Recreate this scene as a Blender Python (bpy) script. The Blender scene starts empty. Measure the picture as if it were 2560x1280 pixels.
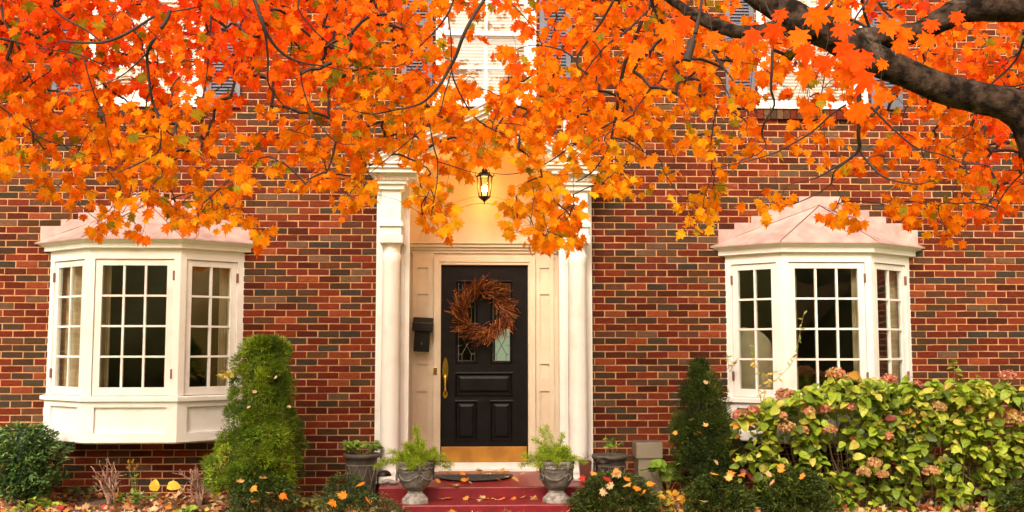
import bpy, math, random
import numpy as np
from mathutils import Vector, noise
random.seed(7); RNG = np.random.default_rng(7)
R_ = math.radians; PI = math.pi
scn = bpy.context.scene
COL = scn.collection

# ------------------------------------------------------------------ camera
FPX = 2650.0; YAW = R_(2.47); PITCH = R_(4.95)
CAM = np.array([0.0, -10.5, 1.42])
Fw = np.array([math.sin(YAW)*math.cos(PITCH), math.cos(YAW)*math.cos(PITCH), math.sin(PITCH)])
Rt = np.array([math.cos(YAW), -math.sin(YAW), 0.0])
Up = np.cross(Rt, Fw)
def P(px, py, Y):
    r = Fw*FPX + Rt*(px-1280) - Up*(py-640)
    t = (Y-CAM[1])/r[1]
    return CAM + r*t
def PX(px, py, Y): return float(P(px, py, Y)[0])
def PZ(px, py, Y): return float(P(px, py, Y)[2])
cd = bpy.data.cameras.new('camera'); cam = bpy.data.objects.new('camera', cd); COL.objects.link(cam)
cam.location = CAM; cam.rotation_euler = (PI/2+PITCH, 0, -YAW)
cd.sensor_width = 36; cd.lens = 36*FPX/2560; cd.clip_end = 500; cd.clip_start = .05
scn.camera = cam

# ------------------------------------------------------------------ materials
def nm(name):
    m = bpy.data.materials.new(name); m.use_nodes = True
    nt = m.node_tree; b = nt.nodes['Principled BSDF']
    return m, nt, b
def link(nt, a, b): nt.links.new(a, b)
def ramp(nt, stops, interp='LINEAR'):
    r = nt.nodes.new('ShaderNodeValToRGB'); cr = r.color_ramp; cr.interpolation = interp
    while len(cr.elements) > 1: cr.elements.remove(cr.elements[-1])
    cr.elements[0].position = stops[0][0]; cr.elements[0].color = (*stops[0][1], 1)
    for p, c in stops[1:]:
        e = cr.elements.new(p); e.color = (*c, 1)
    return r
def noise_node(nt, scale, detail=4, rough=.55, vec=None, coord='Object'):
    n = nt.nodes.new('ShaderNodeTexNoise'); n.inputs['Scale'].default_value = scale
    n.inputs['Detail'].default_value = detail; n.inputs['Roughness'].default_value = rough
    if vec is None:
        tc = nt.nodes.new('ShaderNodeTexCoord'); vec = tc.outputs[coord]
    link(nt, vec, n.inputs['Vector']); return n
def mat(name, c1, c2=None, rough=.6, scale=8, bump=0.0, bscale=60, metal=0.0, spec=.5, stretch=None, lo=.35, hi=.65):
    m, nt, b = nm(name)
    c2 = c2 or tuple(x*.8 for x in c1)
    vec = None
    tc = nt.nodes.new('ShaderNodeTexCoord'); vec = tc.outputs['Object']
    if stretch:
        mp = nt.nodes.new('ShaderNodeMapping'); mp.inputs['Scale'].default_value = stretch
        link(nt, vec, mp.inputs['Vector']); vec = mp.outputs[0]
    n = noise_node(nt, scale, vec=vec)
    r = ramp(nt, [(lo, c1), (hi, c2)]); link(nt, n.outputs['Fac'], r.inputs[0])
    link(nt, r.outputs[0], b.inputs['Base Color'])
    b.inputs['Roughness'].default_value = rough; b.inputs['Metallic'].default_value = metal
    b.inputs['Specular IOR Level'].default_value = spec
    if bump:
        n2 = noise_node(nt, bscale, vec=vec)
        bp = nt.nodes.new('ShaderNodeBump'); bp.inputs['Strength'].default_value = bump; bp.inputs['Distance'].default_value = .01
        link(nt, n2.outputs['Fac'], bp.inputs['Height']); link(nt, bp.outputs[0], b.inputs['Normal'])
    return m
def foliage_mat(name, transl=.35, rough=.5, spec=.3):
    m, nt, b = nm(name)
    at = nt.nodes.new('ShaderNodeAttribute'); at.attribute_name = 'tint'
    n = noise_node(nt, 45, 3)
    r = ramp(nt, [(.3, (.72, .72, .72)), (.7, (1.12, 1.12, 1.12))]); link(nt, n.outputs['Fac'], r.inputs[0])
    mx = nt.nodes.new('ShaderNodeMix'); mx.data_type = 'RGBA'; mx.blend_type = 'MULTIPLY'; mx.inputs[0].default_value = 1
    link(nt, at.outputs['Color'], mx.inputs[6]); link(nt, r.outputs[0], mx.inputs[7])
    link(nt, mx.outputs[2], b.inputs['Base Color']); b.inputs['Roughness'].default_value = rough
    b.inputs['Specular IOR Level'].default_value = spec
    tr = nt.nodes.new('ShaderNodeBsdfTranslucent'); link(nt, mx.outputs[2], tr.inputs['Color'])
    ms = nt.nodes.new('ShaderNodeMixShader'); ms.inputs[0].default_value = transl
    link(nt, b.outputs[0], ms.inputs[1]); link(nt, tr.outputs[0], ms.inputs[2])
    link(nt, ms.outputs[0], nt.nodes['Material Output'].inputs['Surface'])
    return m

def brick_mat():
    m, nt, b = nm('brick')
    at = nt.nodes.new('ShaderNodeAttribute'); at.attribute_name = 'tint'
    tc = nt.nodes.new('ShaderNodeTexCoord')
    mp = nt.nodes.new('ShaderNodeMapping'); mp.inputs['Scale'].default_value = (1, 1, 4.0); link(nt, tc.outputs['Object'], mp.inputs['Vector'])
    n = noise_node(nt, 22, 6, .7, vec=mp.outputs[0])
    r = ramp(nt, [(.28, (.55, .5, .5)), (.5, (.95, .95, .95)), (.72, (1.45, 1.4, 1.35))]); link(nt, n.outputs['Fac'], r.inputs[0])
    mx = nt.nodes.new('ShaderNodeMix'); mx.data_type = 'RGBA'; mx.blend_type = 'MULTIPLY'; mx.inputs[0].default_value = 1
    link(nt, at.outputs['Color'], mx.inputs[6]); link(nt, r.outputs[0], mx.inputs[7])
    # pale efflorescence, patchy over the facade
    n3 = noise_node(nt, 1.1, 6, .65, vec=tc.outputs['Object'])
    r3 = ramp(nt, [(.55, (0, 0, 0)), (.8, (.09, .09, .09))]); link(nt, n3.outputs['Fac'], r3.inputs[0])
    mx2 = nt.nodes.new('ShaderNodeMix'); mx2.data_type = 'RGBA'
    link(nt, r3.outputs[0], mx2.inputs[0]); link(nt, mx.outputs[2], mx2.inputs[6]); mx2.inputs[7].default_value = (.42, .3, .25, 1)
    link(nt, mx2.outputs[2], b.inputs['Base Color']); b.inputs['Roughness'].default_value = .85; b.inputs['Specular IOR Level'].default_value = .12
    n2 = noise_node(nt, 60, 6, .7, vec=mp.outputs[0])
    bp = nt.nodes.new('ShaderNodeBump'); bp.inputs['Strength'].default_value = .6; bp.inputs['Distance'].default_value = .006
    link(nt, n2.outputs['Fac'], bp.inputs['Height']); link(nt, bp.outputs[0], b.inputs['Normal'])
    return m
def glass_mat(name='window_glass', refl=1.0, tint=(.9, .93, .9)):
    m, nt, b = nm(name); nt.nodes.remove(b)
    tr = nt.nodes.new('ShaderNodeBsdfTransparent'); tr.inputs[0].default_value = (*tint, 1)
    gl = nt.nodes.new('ShaderNodeBsdfGlossy'); gl.inputs['Roughness'].default_value = .02
    n = noise_node(nt, 3.5, 2); bp = nt.nodes.new('ShaderNodeBump'); bp.inputs['Strength'].default_value = .05; bp.inputs['Distance'].default_value = .02
    link(nt, n.outputs['Fac'], bp.inputs['Height']); link(nt, bp.outputs[0], gl.inputs['Normal'])
    fr = nt.nodes.new('ShaderNodeFresnel'); fr.inputs[0].default_value = 1.5
    ml = nt.nodes.new('ShaderNodeMath'); ml.operation = 'MULTIPLY'; ml.inputs[1].default_value = refl; ml.use_clamp = True
    mn = nt.nodes.new('ShaderNodeMath'); mn.operation = 'MINIMUM'; mn.inputs[1].default_value = .17; link(nt, ml.outputs[0], mn.inputs[0])
    link(nt, fr.outputs[0], ml.inputs[0])
    ms = nt.nodes.new('ShaderNodeMixShader'); link(nt, mn.outputs[0], ms.inputs[0])
    link(nt, tr.outputs[0], ms.inputs[1]); link(nt, gl.outputs[0], ms.inputs[2])
    link(nt, ms.outputs[0], nt.nodes['Material Output'].inputs['Surface'])
    return m
def emit_mat(name, col, s):
    m, nt, b = nm(name); b.inputs['Base Color'].default_value = (*col, 1)
    b.inputs['Emission Color'].default_value = (*col, 1); b.inputs['Emission Strength'].default_value = s
    return m

M_BRICK = brick_mat()
M_MORTAR = mat('mortar', (.58, .32, .17), (.42, .21, .10), .9, 14, .8, 120, spec=.1)
M_WHITE = mat('white_paint', (.80, .785, .77), (.70, .66, .62), .5, 5, .15, 90, lo=.5, hi=.8)
M_WHITE2 = mat('white_sash_paint', (.80, .78, .765), (.72, .685, .65), .5, 7, .15, 60)
M_CREAM = mat('cream_board', (.66, .58, .46), (.60, .51, .38), .55, 4, .12, 70)
M_COPPER = mat('pink_copper_sheet', (.52, .375, .35), (.38, .255, .245), .45, 7, .3, 14, metal=.2)
M_SEAM = mat('copper_seam', (.22, .10, .08), None, .6)
M_SHUT = mat('slate_blue_paint', (.105, .115, .155), (.075, .08, .11), .55, 6)
M_DOOR = mat('black_door_paint', (.0035, .003, .004), (.007, .0055, .006), .38, 12, .12, 40, spec=.22)
M_BRASS = mat('brass', (.80, .50, .10), (.62, .34, .05), .2, 9, metal=1.0)
M_KICK = mat('aged_brass_plate', (.62, .32, .055), (.42, .20, .04), .45, 5, .2, 20, metal=.55)
M_IRON = mat('black_iron', (.02, .014, .012), None, .45, metal=.5)
M_BLACKBOX = mat('black_enamel', (.005, .005, .006), (.009, .008, .008), .4, spec=.3)
M_RED = mat('red_step_paint', (.235, .011, .020), (.15, .008, .014), .38, 5, .25, 25, lo=.4, hi=.75)
M_STONE = mat('grey_cast_stone', (.20, .185, .175), (.05, .045, .042), .85, 14, .6, 50, lo=.4, hi=.68)
M_STONED = mat('dark_cast_stone', (.06, .055, .05), (.03, .028, .026), .9, 20)
M_STONEL = mat('pale_cast_stone', (.48,.46,.44), (.19, .17, .16), .85, 20, .5, 50)
M_POT = mat('brown_grey_pot', (.105, .09, .075), (.055, .045, .038), .7, 12, .4, 50)
M_POTRIB = mat('pot_lattice', (.21, .18, .14), (.14, .115, .09), .7, 12)
M_SOIL = mat('potting_soil', (.06, .035, .02), (.02, .012, .008), .95, 30, .8, 60)
M_BED = mat('garden_soil', (.16, .085, .05), (.055, .03, .018), .95, 9, .9, 45)
M_LAWN = mat('lawn', (.17, .2, .05), (.10, .13, .03), .95, 7, .6, 60)
M_EDGE = mat('rusty_edging', (.10, .045, .03), (.05, .025, .02), .7, 10)
M_BARK = mat('maple_bark', (.052,.032,.023), (.008,.005,.004), .95, 16, 1.0, 45, spec=.08, lo=.38, hi=.6)
def bark_detail():
    nt = M_BARK.node_tree; b = nt.nodes['Principled BSDF']; src = b.inputs['Base Color'].links[0].from_socket
    n = noise_node(nt, 5.5, 8, .75); r = ramp(nt, [(.58, (0, 0, 0)), (.66, (.55, .55, .55))]); link(nt, n.outputs['Fac'], r.inputs[0])
    mx = nt.nodes.new('ShaderNodeMix'); mx.data_type = 'RGBA'; link(nt, r.outputs[0], mx.inputs[0]); link(nt, src, mx.inputs[6]); mx.inputs[7].default_value = (.15, .115, .09, 1)
    link(nt, mx.outputs[2], b.inputs['Base Color'])
bark_detail()
M_TWIG = mat('dark_twig', (.028,.012,.008), (.016,.008,.006), .8, 10)
M_DEAD = mat('dry_branch', (.40, .25, .18), (.20, .11, .08), .85, 14, .5, 60)
M_GREENSTEM = mat('green_stem', (.20, .22, .06), (.22, .14, .05), .7, 10)
M_UTIL = mat('beige_utility_paint', (.27, .23, .17), (.22, .185, .135), .5, 5, .1, 20)
M_MAT1 = mat('coir_mat', (.40, .17, .065), (.28, .11, .04), .95, 40, .8, 180)
M_MAT2 = mat('black_rubber_mat', (.025, .025, .028), (.06, .058, .058), .8, 30, 1.0, 60)
M_LEAF = foliage_mat('maple_leaf', .55, .65, .06)
M_GREEN = foliage_mat('green_leaf', .25, .45, .35)
M_NEEDLE = foliage_mat('needle_leaf', .12, .6, .25)
M_LITTER = foliage_mat('fallen_leaf', .1, .7, .2)
M_PETAL = foliage_mat('dry_petal', .25, .7, .2)
M_WREATH = foliage_mat('wreath_twig', .05, .7, .25)
M_GLASS = glass_mat(refl=3.0)
M_GLASSD = glass_mat('leaded_glass', 2.2)
M_LEAD = mat('lead_came', (.30, .29, .27), None, .35, metal=.6)
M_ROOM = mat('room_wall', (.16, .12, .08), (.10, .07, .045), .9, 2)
M_CURT = mat('beige_curtain', (.70, .56, .38), (.60, .47, .31), .9, 6)
M_BLIND = mat('cream_blind', (.90, .76, .70), (.86, .72, .66), .6, 6)
M_CHAIR = mat('cream_upholstery', (.74, .62, .42), (.60, .48, .30), .9, 6)
M_SLATE = mat('roof_shingle', (.10, .09, .09), (.06, .055, .055), .9, 6, .5, 30)
M_ROCK = mat('grey_rock', (.45, .44, .42), (.24, .23, .22), .9, 14, .6, 40)
M_RUST = mat('rust_metal', (.13, .035, .025), (.08, .02, .015), .6, 10)
M_FLAME = emit_mat('candle_bulb', (1.0, .62, .25), 45)
M_LGLASS = glass_mat('lantern_glass', .6, (1, .97, .9))

# ------------------------------------------------------------------ mesh helpers
class MB:
    def __init__(s): s.v = []; s.f = []; s.c = []
    def add(s, v, f, col=None):
        o = len(s.v); s.v += [tuple(map(float, x)) for x in v]; s.f += [tuple(i+o for i in q) for q in f]
        s.c += [col or (1, 1, 1)]*len(v); return s
    def box(s, x0, x1, y0, y1, z0, z1, col=None):
        v = [(x0,y0,z0),(x1,y0,z0),(x1,y1,z0),(x0,y1,z0),(x0,y0,z1),(x1,y0,z1),(x1,y1,z1),(x0,y1,z1)]
        return s.add(v, BF, col)
    def hexa(s, pts, col=None): return s.add(pts, BF, col)
    def prism(s, poly, z0, z1, col=None):      # poly CCW list of (x,y)
        n = len(poly); v = [(x,y,z0) for x,y in poly]+[(x,y,z1) for x,y in poly]
        f = [tuple(range(n-1,-1,-1)), tuple(range(n,2*n))]+[(i,(i+1)%n,(i+1)%n+n,i+n) for i in range(n)]
        return s.add(v, f, col)
    def yprism(s, poly, y0, y1, col=None):     # poly list of (x,z), extruded in y
        n = len(poly); v = [(x,y0,z) for x,z in poly]+[(x,y1,z) for x,z in poly]
        f = [tuple(range(n)), tuple(range(2*n-1,n-1,-1))]+[((i+1)%n,i,i+n,(i+1)%n+n) for i in range(n)]
        return s.add(v, f, col)
    def lathe(s, prof, c, seg=28, col=None, a0=0):
        v = []; f = []; n = len(prof)
        for k in range(seg):
            a = 2*PI*k/seg+a0
            for r, z in prof: v.append((c[0]+r*math.cos(a), c[1]+r*math.sin(a), c[2]+z))
        for k in range(seg):
            k2 = (k+1) % seg
            for i in range(n-1): f.append((k*n+i, k2*n+i, k2*n+i+1, k*n+i+1))
        if prof[0][0] > 1e-5: f.append(tuple(k*n for k in range(seg-1, -1, -1)))
        if prof[-1][0] > 1e-5: f.append(tuple(k*n+n-1 for k in range(seg)))
        return s.add(v, f, col)
    def tube(s, pts, rad, seg=6, col=None, caps=True):
        pts = [np.array(p, float) for p in pts]
        if not hasattr(rad, '__len__'): rad = [rad]*len(pts)
        v = []; f = []; n = len(pts); u = None
        for i, p in enumerate(pts):
            t = pts[min(i+1, n-1)]-pts[max(i-1, 0)]; L = np.linalg.norm(t); t = t/(L if L > 1e-9 else 1)
            if u is None:
                h = np.array([0, 0, 1.]) if abs(t[2]) < .9 else np.array([1., 0, 0])
                u = np.cross(t, h)
            u = u-t*np.dot(u, t); u /= (np.linalg.norm(u) or 1); w = np.cross(t, u)
            for k in range(seg):
                a = 2*PI*k/seg; v.append(p+rad[i]*(u*math.cos(a)+w*math.sin(a)))
        for i in range(n-1):
            for k in range(seg):
                k2 = (k+1) % seg; f.append((i*seg+k, i*seg+k2, (i+1)*seg+k2, (i+1)*seg+k))
        if caps: f.append(tuple(range(seg-1, -1, -1))); f.append(tuple((n-1)*seg+k for k in range(seg)))
        return s.add(v, f, col)
    def build(s, name, material, parent=None, smooth=False, origin=None, bevel=0):
        me = bpy.data.meshes.new(name)
        v = s.v
        if origin is not None:
            o = np.array(origin); v = [tuple(np.array(x)-o) for x in v]
        me.from_pydata(v, [], s.f); me.validate()
        if len(me.vertices) == len(s.c) and any(c != (1, 1, 1) for c in s.c):
            at = me.color_attributes.new('tint', 'FLOAT_COLOR', 'POINT')
            arr = np.ones((len(s.c), 4), np.float32); arr[:, :3] = np.array(s.c, np.float32)
            at.data.foreach_set('color', arr.ravel())
        me.materials.append(material)
        if smooth: me.polygons.foreach_set('use_smooth', [True]*len(me.polygons))
        ob = bpy.data.objects.new(name, me); COL.objects.link(ob)
        if parent is not None: ob.parent = parent
        if origin is not None:
            po = np.array(parent.location) if parent is not None and parent.parent is None else np.zeros(3)
            ob.location = tuple(np.array(origin)-po)
        elif parent is not None: 
            pl = world_loc(parent); ob.location = tuple(-np.array(pl))
        if bevel:
            bv = ob.modifiers.new('bevel', 'BEVEL'); bv.width = bevel; bv.segments = 2; bv.limit_method = 'ANGLE'
        return ob
BF = [(0,3,2,1),(4,5,6,7),(0,1,5,4),(1,2,6,5),(2,3,7,6),(3,0,4,7)]
def world_loc(o):
    l = np.array(o.location)
    while o.parent is not None:
        o = o.parent; l = l+np.array(o.location)
    return l
def tag(o, label=None, cat=None, group=None, kind=None):
    if label: o['label'] = label
    if cat: o['category'] = cat
    if group: o['group'] = group
    if kind: o['kind'] = kind
    return o
def empty(name, loc, label, cat, group=None):
    o = bpy.data.objects.new(name, None); COL.objects.link(o); o.location = tuple(loc); o.empty_display_size = .1
    return tag(o, label, cat, group)

# instanced leaves joined in one mesh
def ortho(nrm, tip):
    y = tip/np.linalg.norm(tip, axis=1, keepdims=True)
    z = nrm-(nrm*y).sum(1, keepdims=True)*y
    ln = np.linalg.norm(z, axis=1, keepdims=True); ln[ln < 1e-6] = 1; z /= ln
    x = np.cross(y, z)
    return np.stack([x, y, z], axis=2)     # columns
def scatter(name, tmpl, pos, nrm, tip, size, cols, material, parent=None, curl=None, smooth=False):
    tv, tf = tmpl; tv = np.array(tv, float); k = len(pos); n = len(tv)
    Rm = ortho(np.asarray(nrm, float), np.asarray(tip, float)); size = np.asarray(size, float)
    if size.ndim == 1: size = np.repeat(size[:, None], 3, axis=1)
    loc = np.repeat(tv[None], k, 0)
    if curl is not None:
        c = np.asarray(curl)[:, None]; loc[:, :, 2] += c*(loc[:, :, 1]**2+.6*loc[:, :, 0]**2)
    loc = loc*size[:, None, :]
    V = np.einsum('kij,knj->kni', Rm, loc)+np.asarray(pos)[:, None, :]
    V = V.reshape(-1, 3)
    if parent is not None: V = V-world_loc(parent)[None]
    faces = []; 
    tfl = [len(f) for f in tf]; flat = np.concatenate([np.array(f) for f in tf])
    idx = (flat[None, :]+(np.arange(k)*n)[:, None]).ravel().astype(np.int32)
    totals = np.tile(np.array(tfl, np.int32), k); starts = np.concatenate([[0], np.cumsum(totals)[:-1]]).astype(np.int32)
    me = bpy.data.meshes.new(name); me.vertices.add(len(V)); me.vertices.foreach_set('co', V.astype(np.float32).ravel())
    me.loops.add(len(idx)); me.loops.foreach_set('vertex_index', idx)
    me.polygons.add(len(totals)); me.polygons.foreach_set('loop_start', starts); me.polygons.foreach_set('loop_total', totals)
    me.update(calc_edges=True); me.validate()
    at = me.color_attributes.new('tint', 'FLOAT_COLOR', 'POINT')
    C = np.ones((k, n, 4), np.float32); C[:, :, :3] = np.asarray(cols)[:, None, :]
    at.data.foreach_set('color', C.ravel())
    if smooth: me.polygons.foreach_set('use_smooth', [True]*len(me.polygons))
    me.materials.append(material)
    ob = bpy.data.objects.new(name, me); COL.objects.link(ob)
    if parent is not None: ob.parent = parent
    return ob
def nvec(k, bias=(0, 0, 0), spread=1.0):
    v = RNG.normal(size=(k, 3))*spread+np.array(bias)[None]
    return v/np.linalg.norm(v, axis=1, keepdims=True)
# leaf templates: stem at origin, tip toward +y, unit length ~1
half = [(0,0),(.13,-.03),(.36,-.08),(.27,.10),(.50,.17),(.58,.30),(.37,.33),(.56,.60),(.40,.54),(.33,.66),(.18,.52),(.21,.76),(.09,.76),(0,1.05)]
def maple_tmpl():
    out = [(x, y) for x, y in half]+[(-x, y) for x, y in reversed(half[1:-1])]
    v = [(x, y, .05*abs(x)*2-.10*(y-.5)**2) for x, y in out]; v.append((0, .35, -.035)); c = len(v)-1
    n = len(out); return v, [(i, (i+1) % n, c) for i in range(n)]
T_MAPLE = maple_tmpl()
def oval_tmpl(w=.3, fold=.12, seg=4, heart=0.0):
    v = []; f = []
    ys = [0, .14, .38, .66, .88, 1]; ws = [0, .7, 1, .82, .42, 0]
    for y, q in zip(ys, ws):
        if q == 0: v.append((0, y, -.10*(y-.3)**2*2)); 
        else:
            x = w*q; yy = y-(heart if y < .2 else 0)
            v += [(-x, yy, fold*q-.2*(y-.3)**2), (0, y, -.2*(y-.3)**2), (x, yy, fold*q-.2*(y-.3)**2)]
    f = [(0,2,1),(0,3,2)]
    for k in range(3):
        a = 1+3*k; b = a+3; f += [(a, a+1, b+1, b), (a+1, a+2, b+2, b+1)]
    f += [(10,11,13),(11,12,13)]
    return v, f
T_OVAL = oval_tmpl(.36, .10); T_LANCE = oval_tmpl(.17, .05); T_ROUND = oval_tmpl(.46, .08, heart=.08)
T_NEED = ([(-.09,0,0),(.09,0,0),(0,1,.03)], [(0,1,2)])
T_SMALL = ([(0,0,0),(-.28,.45,.06),(0,1,0),(.28,.45,.06)], [(0,3,2,1)])
T_PETAL = ([(-.5,-.5,0),(.5,-.5,.1),(.55,.5,0),(-.5,.5,.12)], [(0,1,2,3)])

def pal(k, cols, w=None, jit=.12):
    cols = np.array(cols); i = RNG.choice(len(cols), size=k, p=(None if w is None else np.array(w)/sum(w)))
    c = cols[i]*(1+RNG.normal(size=(k, 1))*jit)+RNG.normal(size=(k, 3))*.004
    return np.clip(c, .002, 1)

# ------------------------------------------------------------------ world and sun
w = bpy.data.worlds.new('World'); scn.world = w; w.use_nodes = True
nt = w.node_tree; bg = nt.nodes['Background']
sky = nt.nodes.new('ShaderNodeTexSky'); sky.sky_type = 'NISHITA'; sky.sun_disc = False
SUN_EL = R_(42); SUN_AZ = R_(200)     # high overcast, light from behind the camera and a little left
sky.sun_elevation = SUN_EL; sky.sun_rotation = SUN_AZ; sky.air_density = 1.0; sky.dust_density = 4.0; sky.ozone_density = .6
hs = nt.nodes.new('ShaderNodeHueSaturation'); hs.inputs['Saturation'].default_value = .12; link(nt, sky.outputs[0], hs.inputs['Color'])
mxw = nt.nodes.new('ShaderNodeMix'); mxw.data_type = 'RGBA'; mxw.blend_type = 'MULTIPLY'; mxw.inputs[0].default_value = 1
link(nt, hs.outputs[0], mxw.inputs[6]); mxw.inputs[7].default_value = (1.0, .84, .66, 1)
link(nt, mxw.outputs[2], bg.inputs['Color']); bg.inputs['Strength'].default_value = .15
sl = bpy.data.lights.new('sun', 'SUN'); sl.energy = 1.5; sl.angle = R_(25); sl.color = (1, .87, .70)
so = bpy.data.objects.new('sun', sl); COL.objects.link(so)
d = Vector((-math.sin(R_(18))*math.cos(SUN_EL), -math.cos(R_(18))*math.cos(SUN_EL), math.sin(SUN_EL)))
so.rotation_euler = d.to_track_quat('Z', 'Y').to_euler(); so.location = (-4, -14, 12)
scn.view_settings.view_transform = 'Standard'; scn.view_settings.look = 'None'; scn.view_settings.gamma = 1
scn.view_settings.exposure = 1.5
scn.cycles.max_bounces = 8; scn.cycles.transparent_max_bounces = 16
scn.cycles.use_denoising = True

# ------------------------------------------------------------------ ground
def gz(x, y): return (.07*y if y < 0 else 0.0)-.0+.008*noise.noise(Vector((x*1.7, y*1.7, 3)))
def ground_grid(xa, xb, ya, yb, nx, ny, name, m, dz=0, amp=1):
    mb = MB(); v = []; f = []
    for j in range(ny+1):
        for i in range(nx+1):
            x = xa+(xb-xa)*i/nx; y = ya+(yb-ya)*j/ny
            zz = max(gz(x, y), -1.2+0*y) if y > -14 else -.98
            v.append((x, y, zz+dz))
    for j in range(ny):
        for i in range(nx): a = j*(nx+1)+i; f.append((a, a+1, a+nx+2, a+nx+1))
    mb.add(v, f); o = mb.build(name, m, smooth=True); return tag(o, kind='structure')
ground_grid(-90, 90, -110, .9, 90, 110, 'lawn', M_LAWN, -.012)
ground_grid(-7.5, 8.5, -1.1, .3, 120, 16, 'garden_bed', M_BED, .004)

# ------------------------------------------------------------------ HOUSE
XC = PX(1211, 900, .62)
house = empty('brick_house', (XC, 0, 0), 'red brick colonial house with white trimmed bay windows, blue-grey shutters and a pedimented entry', 'house')
ROW = .0677; BL = .2096
zline = PZ(780, 569.4, 0); z0b = zline % ROW - ROW
xj = PX(691.9, 576, 0)
ZTOP = 5.75; XL, XR = -7.2, 8.2
# gable geometry of the portico
ZAP = PZ(1211, 268, -.42); ZEV = PZ(930, 404, -.42); HWG = (PX(1500, 405, -.42)-PX(925, 405, -.42))/2+.02
def gable_z(x): return ZAP-(ZAP-ZEV)*abs(x-XC)/HWG
LB = dict(xl=PX(120, 1000, 0), xr=PX(598, 1000, 0)); RB = dict(xl=PX(1822, 900, 0), xr=PX(2274, 900, 0))
ups = [  # upper windows: outer trim left/right, sill bottom, shutter outer edges (pixels on the wall)
    (224, 511, 266, 136, 604), (1090, 1340, 266, 1005, 1426), (1892, 2164, 272, 1812, 2250)]
UPW = [(PX(a, 150, 0), PX(b, 150, 0), PZ((a+b)/2, c, 0), PX(s0, 150, 0), PX(s1, 150, 0)) for a, b, c, s0, s1 in ups]
UH = 1.52
def openings(z):
    o = []
    if PZ(360, 1095, 0) < z < PZ(360, 620, 0): o.append((LB['xl']+.05, LB['xr']-.05))
    if PZ(2048, 1095, 0) < z < PZ(2048, 625, 0): o.append((RB['xl']+.05, RB['xr']-.05))
    for a, b, zb, s0, s1 in UPW:
        if zb+.02 < z < zb+UH-.03: o.append((a+.03, b-.03))
    zp = PZ(1211, 480, 0)
    hw = .80
    if z < zp: o.append((XC-hw, XC+hw))
    elif z < ZAP-.10:
        h = min(hw, HWG*(ZAP-.12-z)/(ZAP-ZEV)); 
        if h > .03: o.append((XC-h, XC+h))
    return sorted(o)
mort = MB(); bricks = MB()
BCOL = [((.135,.0225,.0085), 25), ((.105,.0165,.0070), 20), ((.064,.0135,.0068), 16), ((.078,.031,.015), 15), ((.052,.028,.015), 14), ((.042,.031,.021), 7), ((.19,.042,.016), 7), ((.11,.060,.034), 5)]
BW = [x[1] for x in BCOL]
nrow = int((ZTOP+.25-z0b)/ROW)
for r in range(-3, nrow):
    za = z0b+r*ROW; zb = za+ROW; zm = za+ROW/2
    iv = []; x = XL
    for a, b in openings(zm):
        iv.append((x, a)); x = b
    iv.append((x, XR))
    # rowlock sill course under the upper windows
    for a, b in iv: mort.add([(a,0,za),(b,0,za),(b,0,zb),(a,0,zb)], [(0,1,2,3)])
    off = 0 if round((zline-zb)/ROW) % 2 == 1 else BL/2
    x = xj+off-math.ceil((xj+off-XL)/BL)*BL
    g = .0052
    while x < XR:
        xa = x+g+random.uniform(-.002,.002); xb = x+BL-g+random.uniform(-.002,.002)
        c = random.choices(BCOL, BW)[0][0]; q = random.uniform(.82, 1.2); c = tuple(min(1, k*q*random.uniform(.93, 1.07)) for k in c)
        for a, b in iv:
            u = max(a, xa); v = min(b, xb)
            if v-u > .012:
                y = -.006+random.uniform(-.0025,.0025); j = .0022
                e = [random.uniform(-j, j) for _ in range(4)]
                zl = za+g; zh = zb-g; bv = .0025
                vv = [(u,.0,zl+e[0]),(v,.0,zl+e[1]),(v,.0,zh+e[2]),(u,.0,zh+e[3]),
                      (u+bv,y,zl+bv+e[0]),(v-bv,y,zl+bv+e[1]),(v-bv,y,zh-bv+e[2]),(u+bv,y,zh-bv+e[3])]
                bricks.add(vv, [(4,5,6,7),(0,1,5,4),(1,2,6,5),(2,3,7,6),(3,0,4,7)], c)
        x += BL
wall = mort.build('wall', M_MORTAR, house)
bricks.build('brick_facing', M_BRICK, wall)
sid = MB()
for xx in (XL, XR): sid.add([(xx,0,-.3),(xx,7,-.3),(xx,7,ZTOP+.3),(xx,0,ZTOP+.3)], [(0,1,2,3)])
sid.add([(XL,7,-.3),(XR,7,-.3),(XR,7,ZTOP+.3),(XL,7,ZTOP+.3)], [(0,1,2,3)])
sid.build('side_wall', M_MORTAR, house)
rf = MB(); rf.yprism([(XL-.3,ZTOP+.22),(XR+.3,ZTOP+.22),(XR+.3,ZTOP+.4),(XL-.3,ZTOP+.4)], -.32, 0); rf.build('eave', M_WHITE, house)
rf = MB(); v = [(XL-.3,-.4,ZTOP+.42),(XR+.3,-.4,ZTOP+.42),(XR+.3,3.5,ZTOP+2.6),(XL-.3,3.5,ZTOP+2.6),(XL-.3,7.4,ZTOP+.42),(XR+.3,7.4,ZTOP+.42)]
rf.add(v, [(0,1,2,3),(3,2,5,4),(0,3,4),(1,5,2),(0,4,5,1)]); rf.build('roof', M_SLATE, house)
def room(x0, x1, z0, z1, depth=3.0):
    m = MB(); y0, y1 = .02, depth
    v = [(x0,y0,z0),(x1,y0,z0),(x1,y1,z0),(x0,y1,z0),(x0,y0,z1),(x1,y0,z1),(x1,y1,z1),(x0,y1,z1)]
    m.add(v, [(0,1,2,3),(4,7,6,5),(1,5,6,2),(2,6,7,3),(3,7,4,0)])
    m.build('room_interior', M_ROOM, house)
room(LB['xl']-.6, LB['xr']+.4, .25, 2.75); room(RB['xl']-.6, RB['xr']+.6, .25, 2.75)

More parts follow.
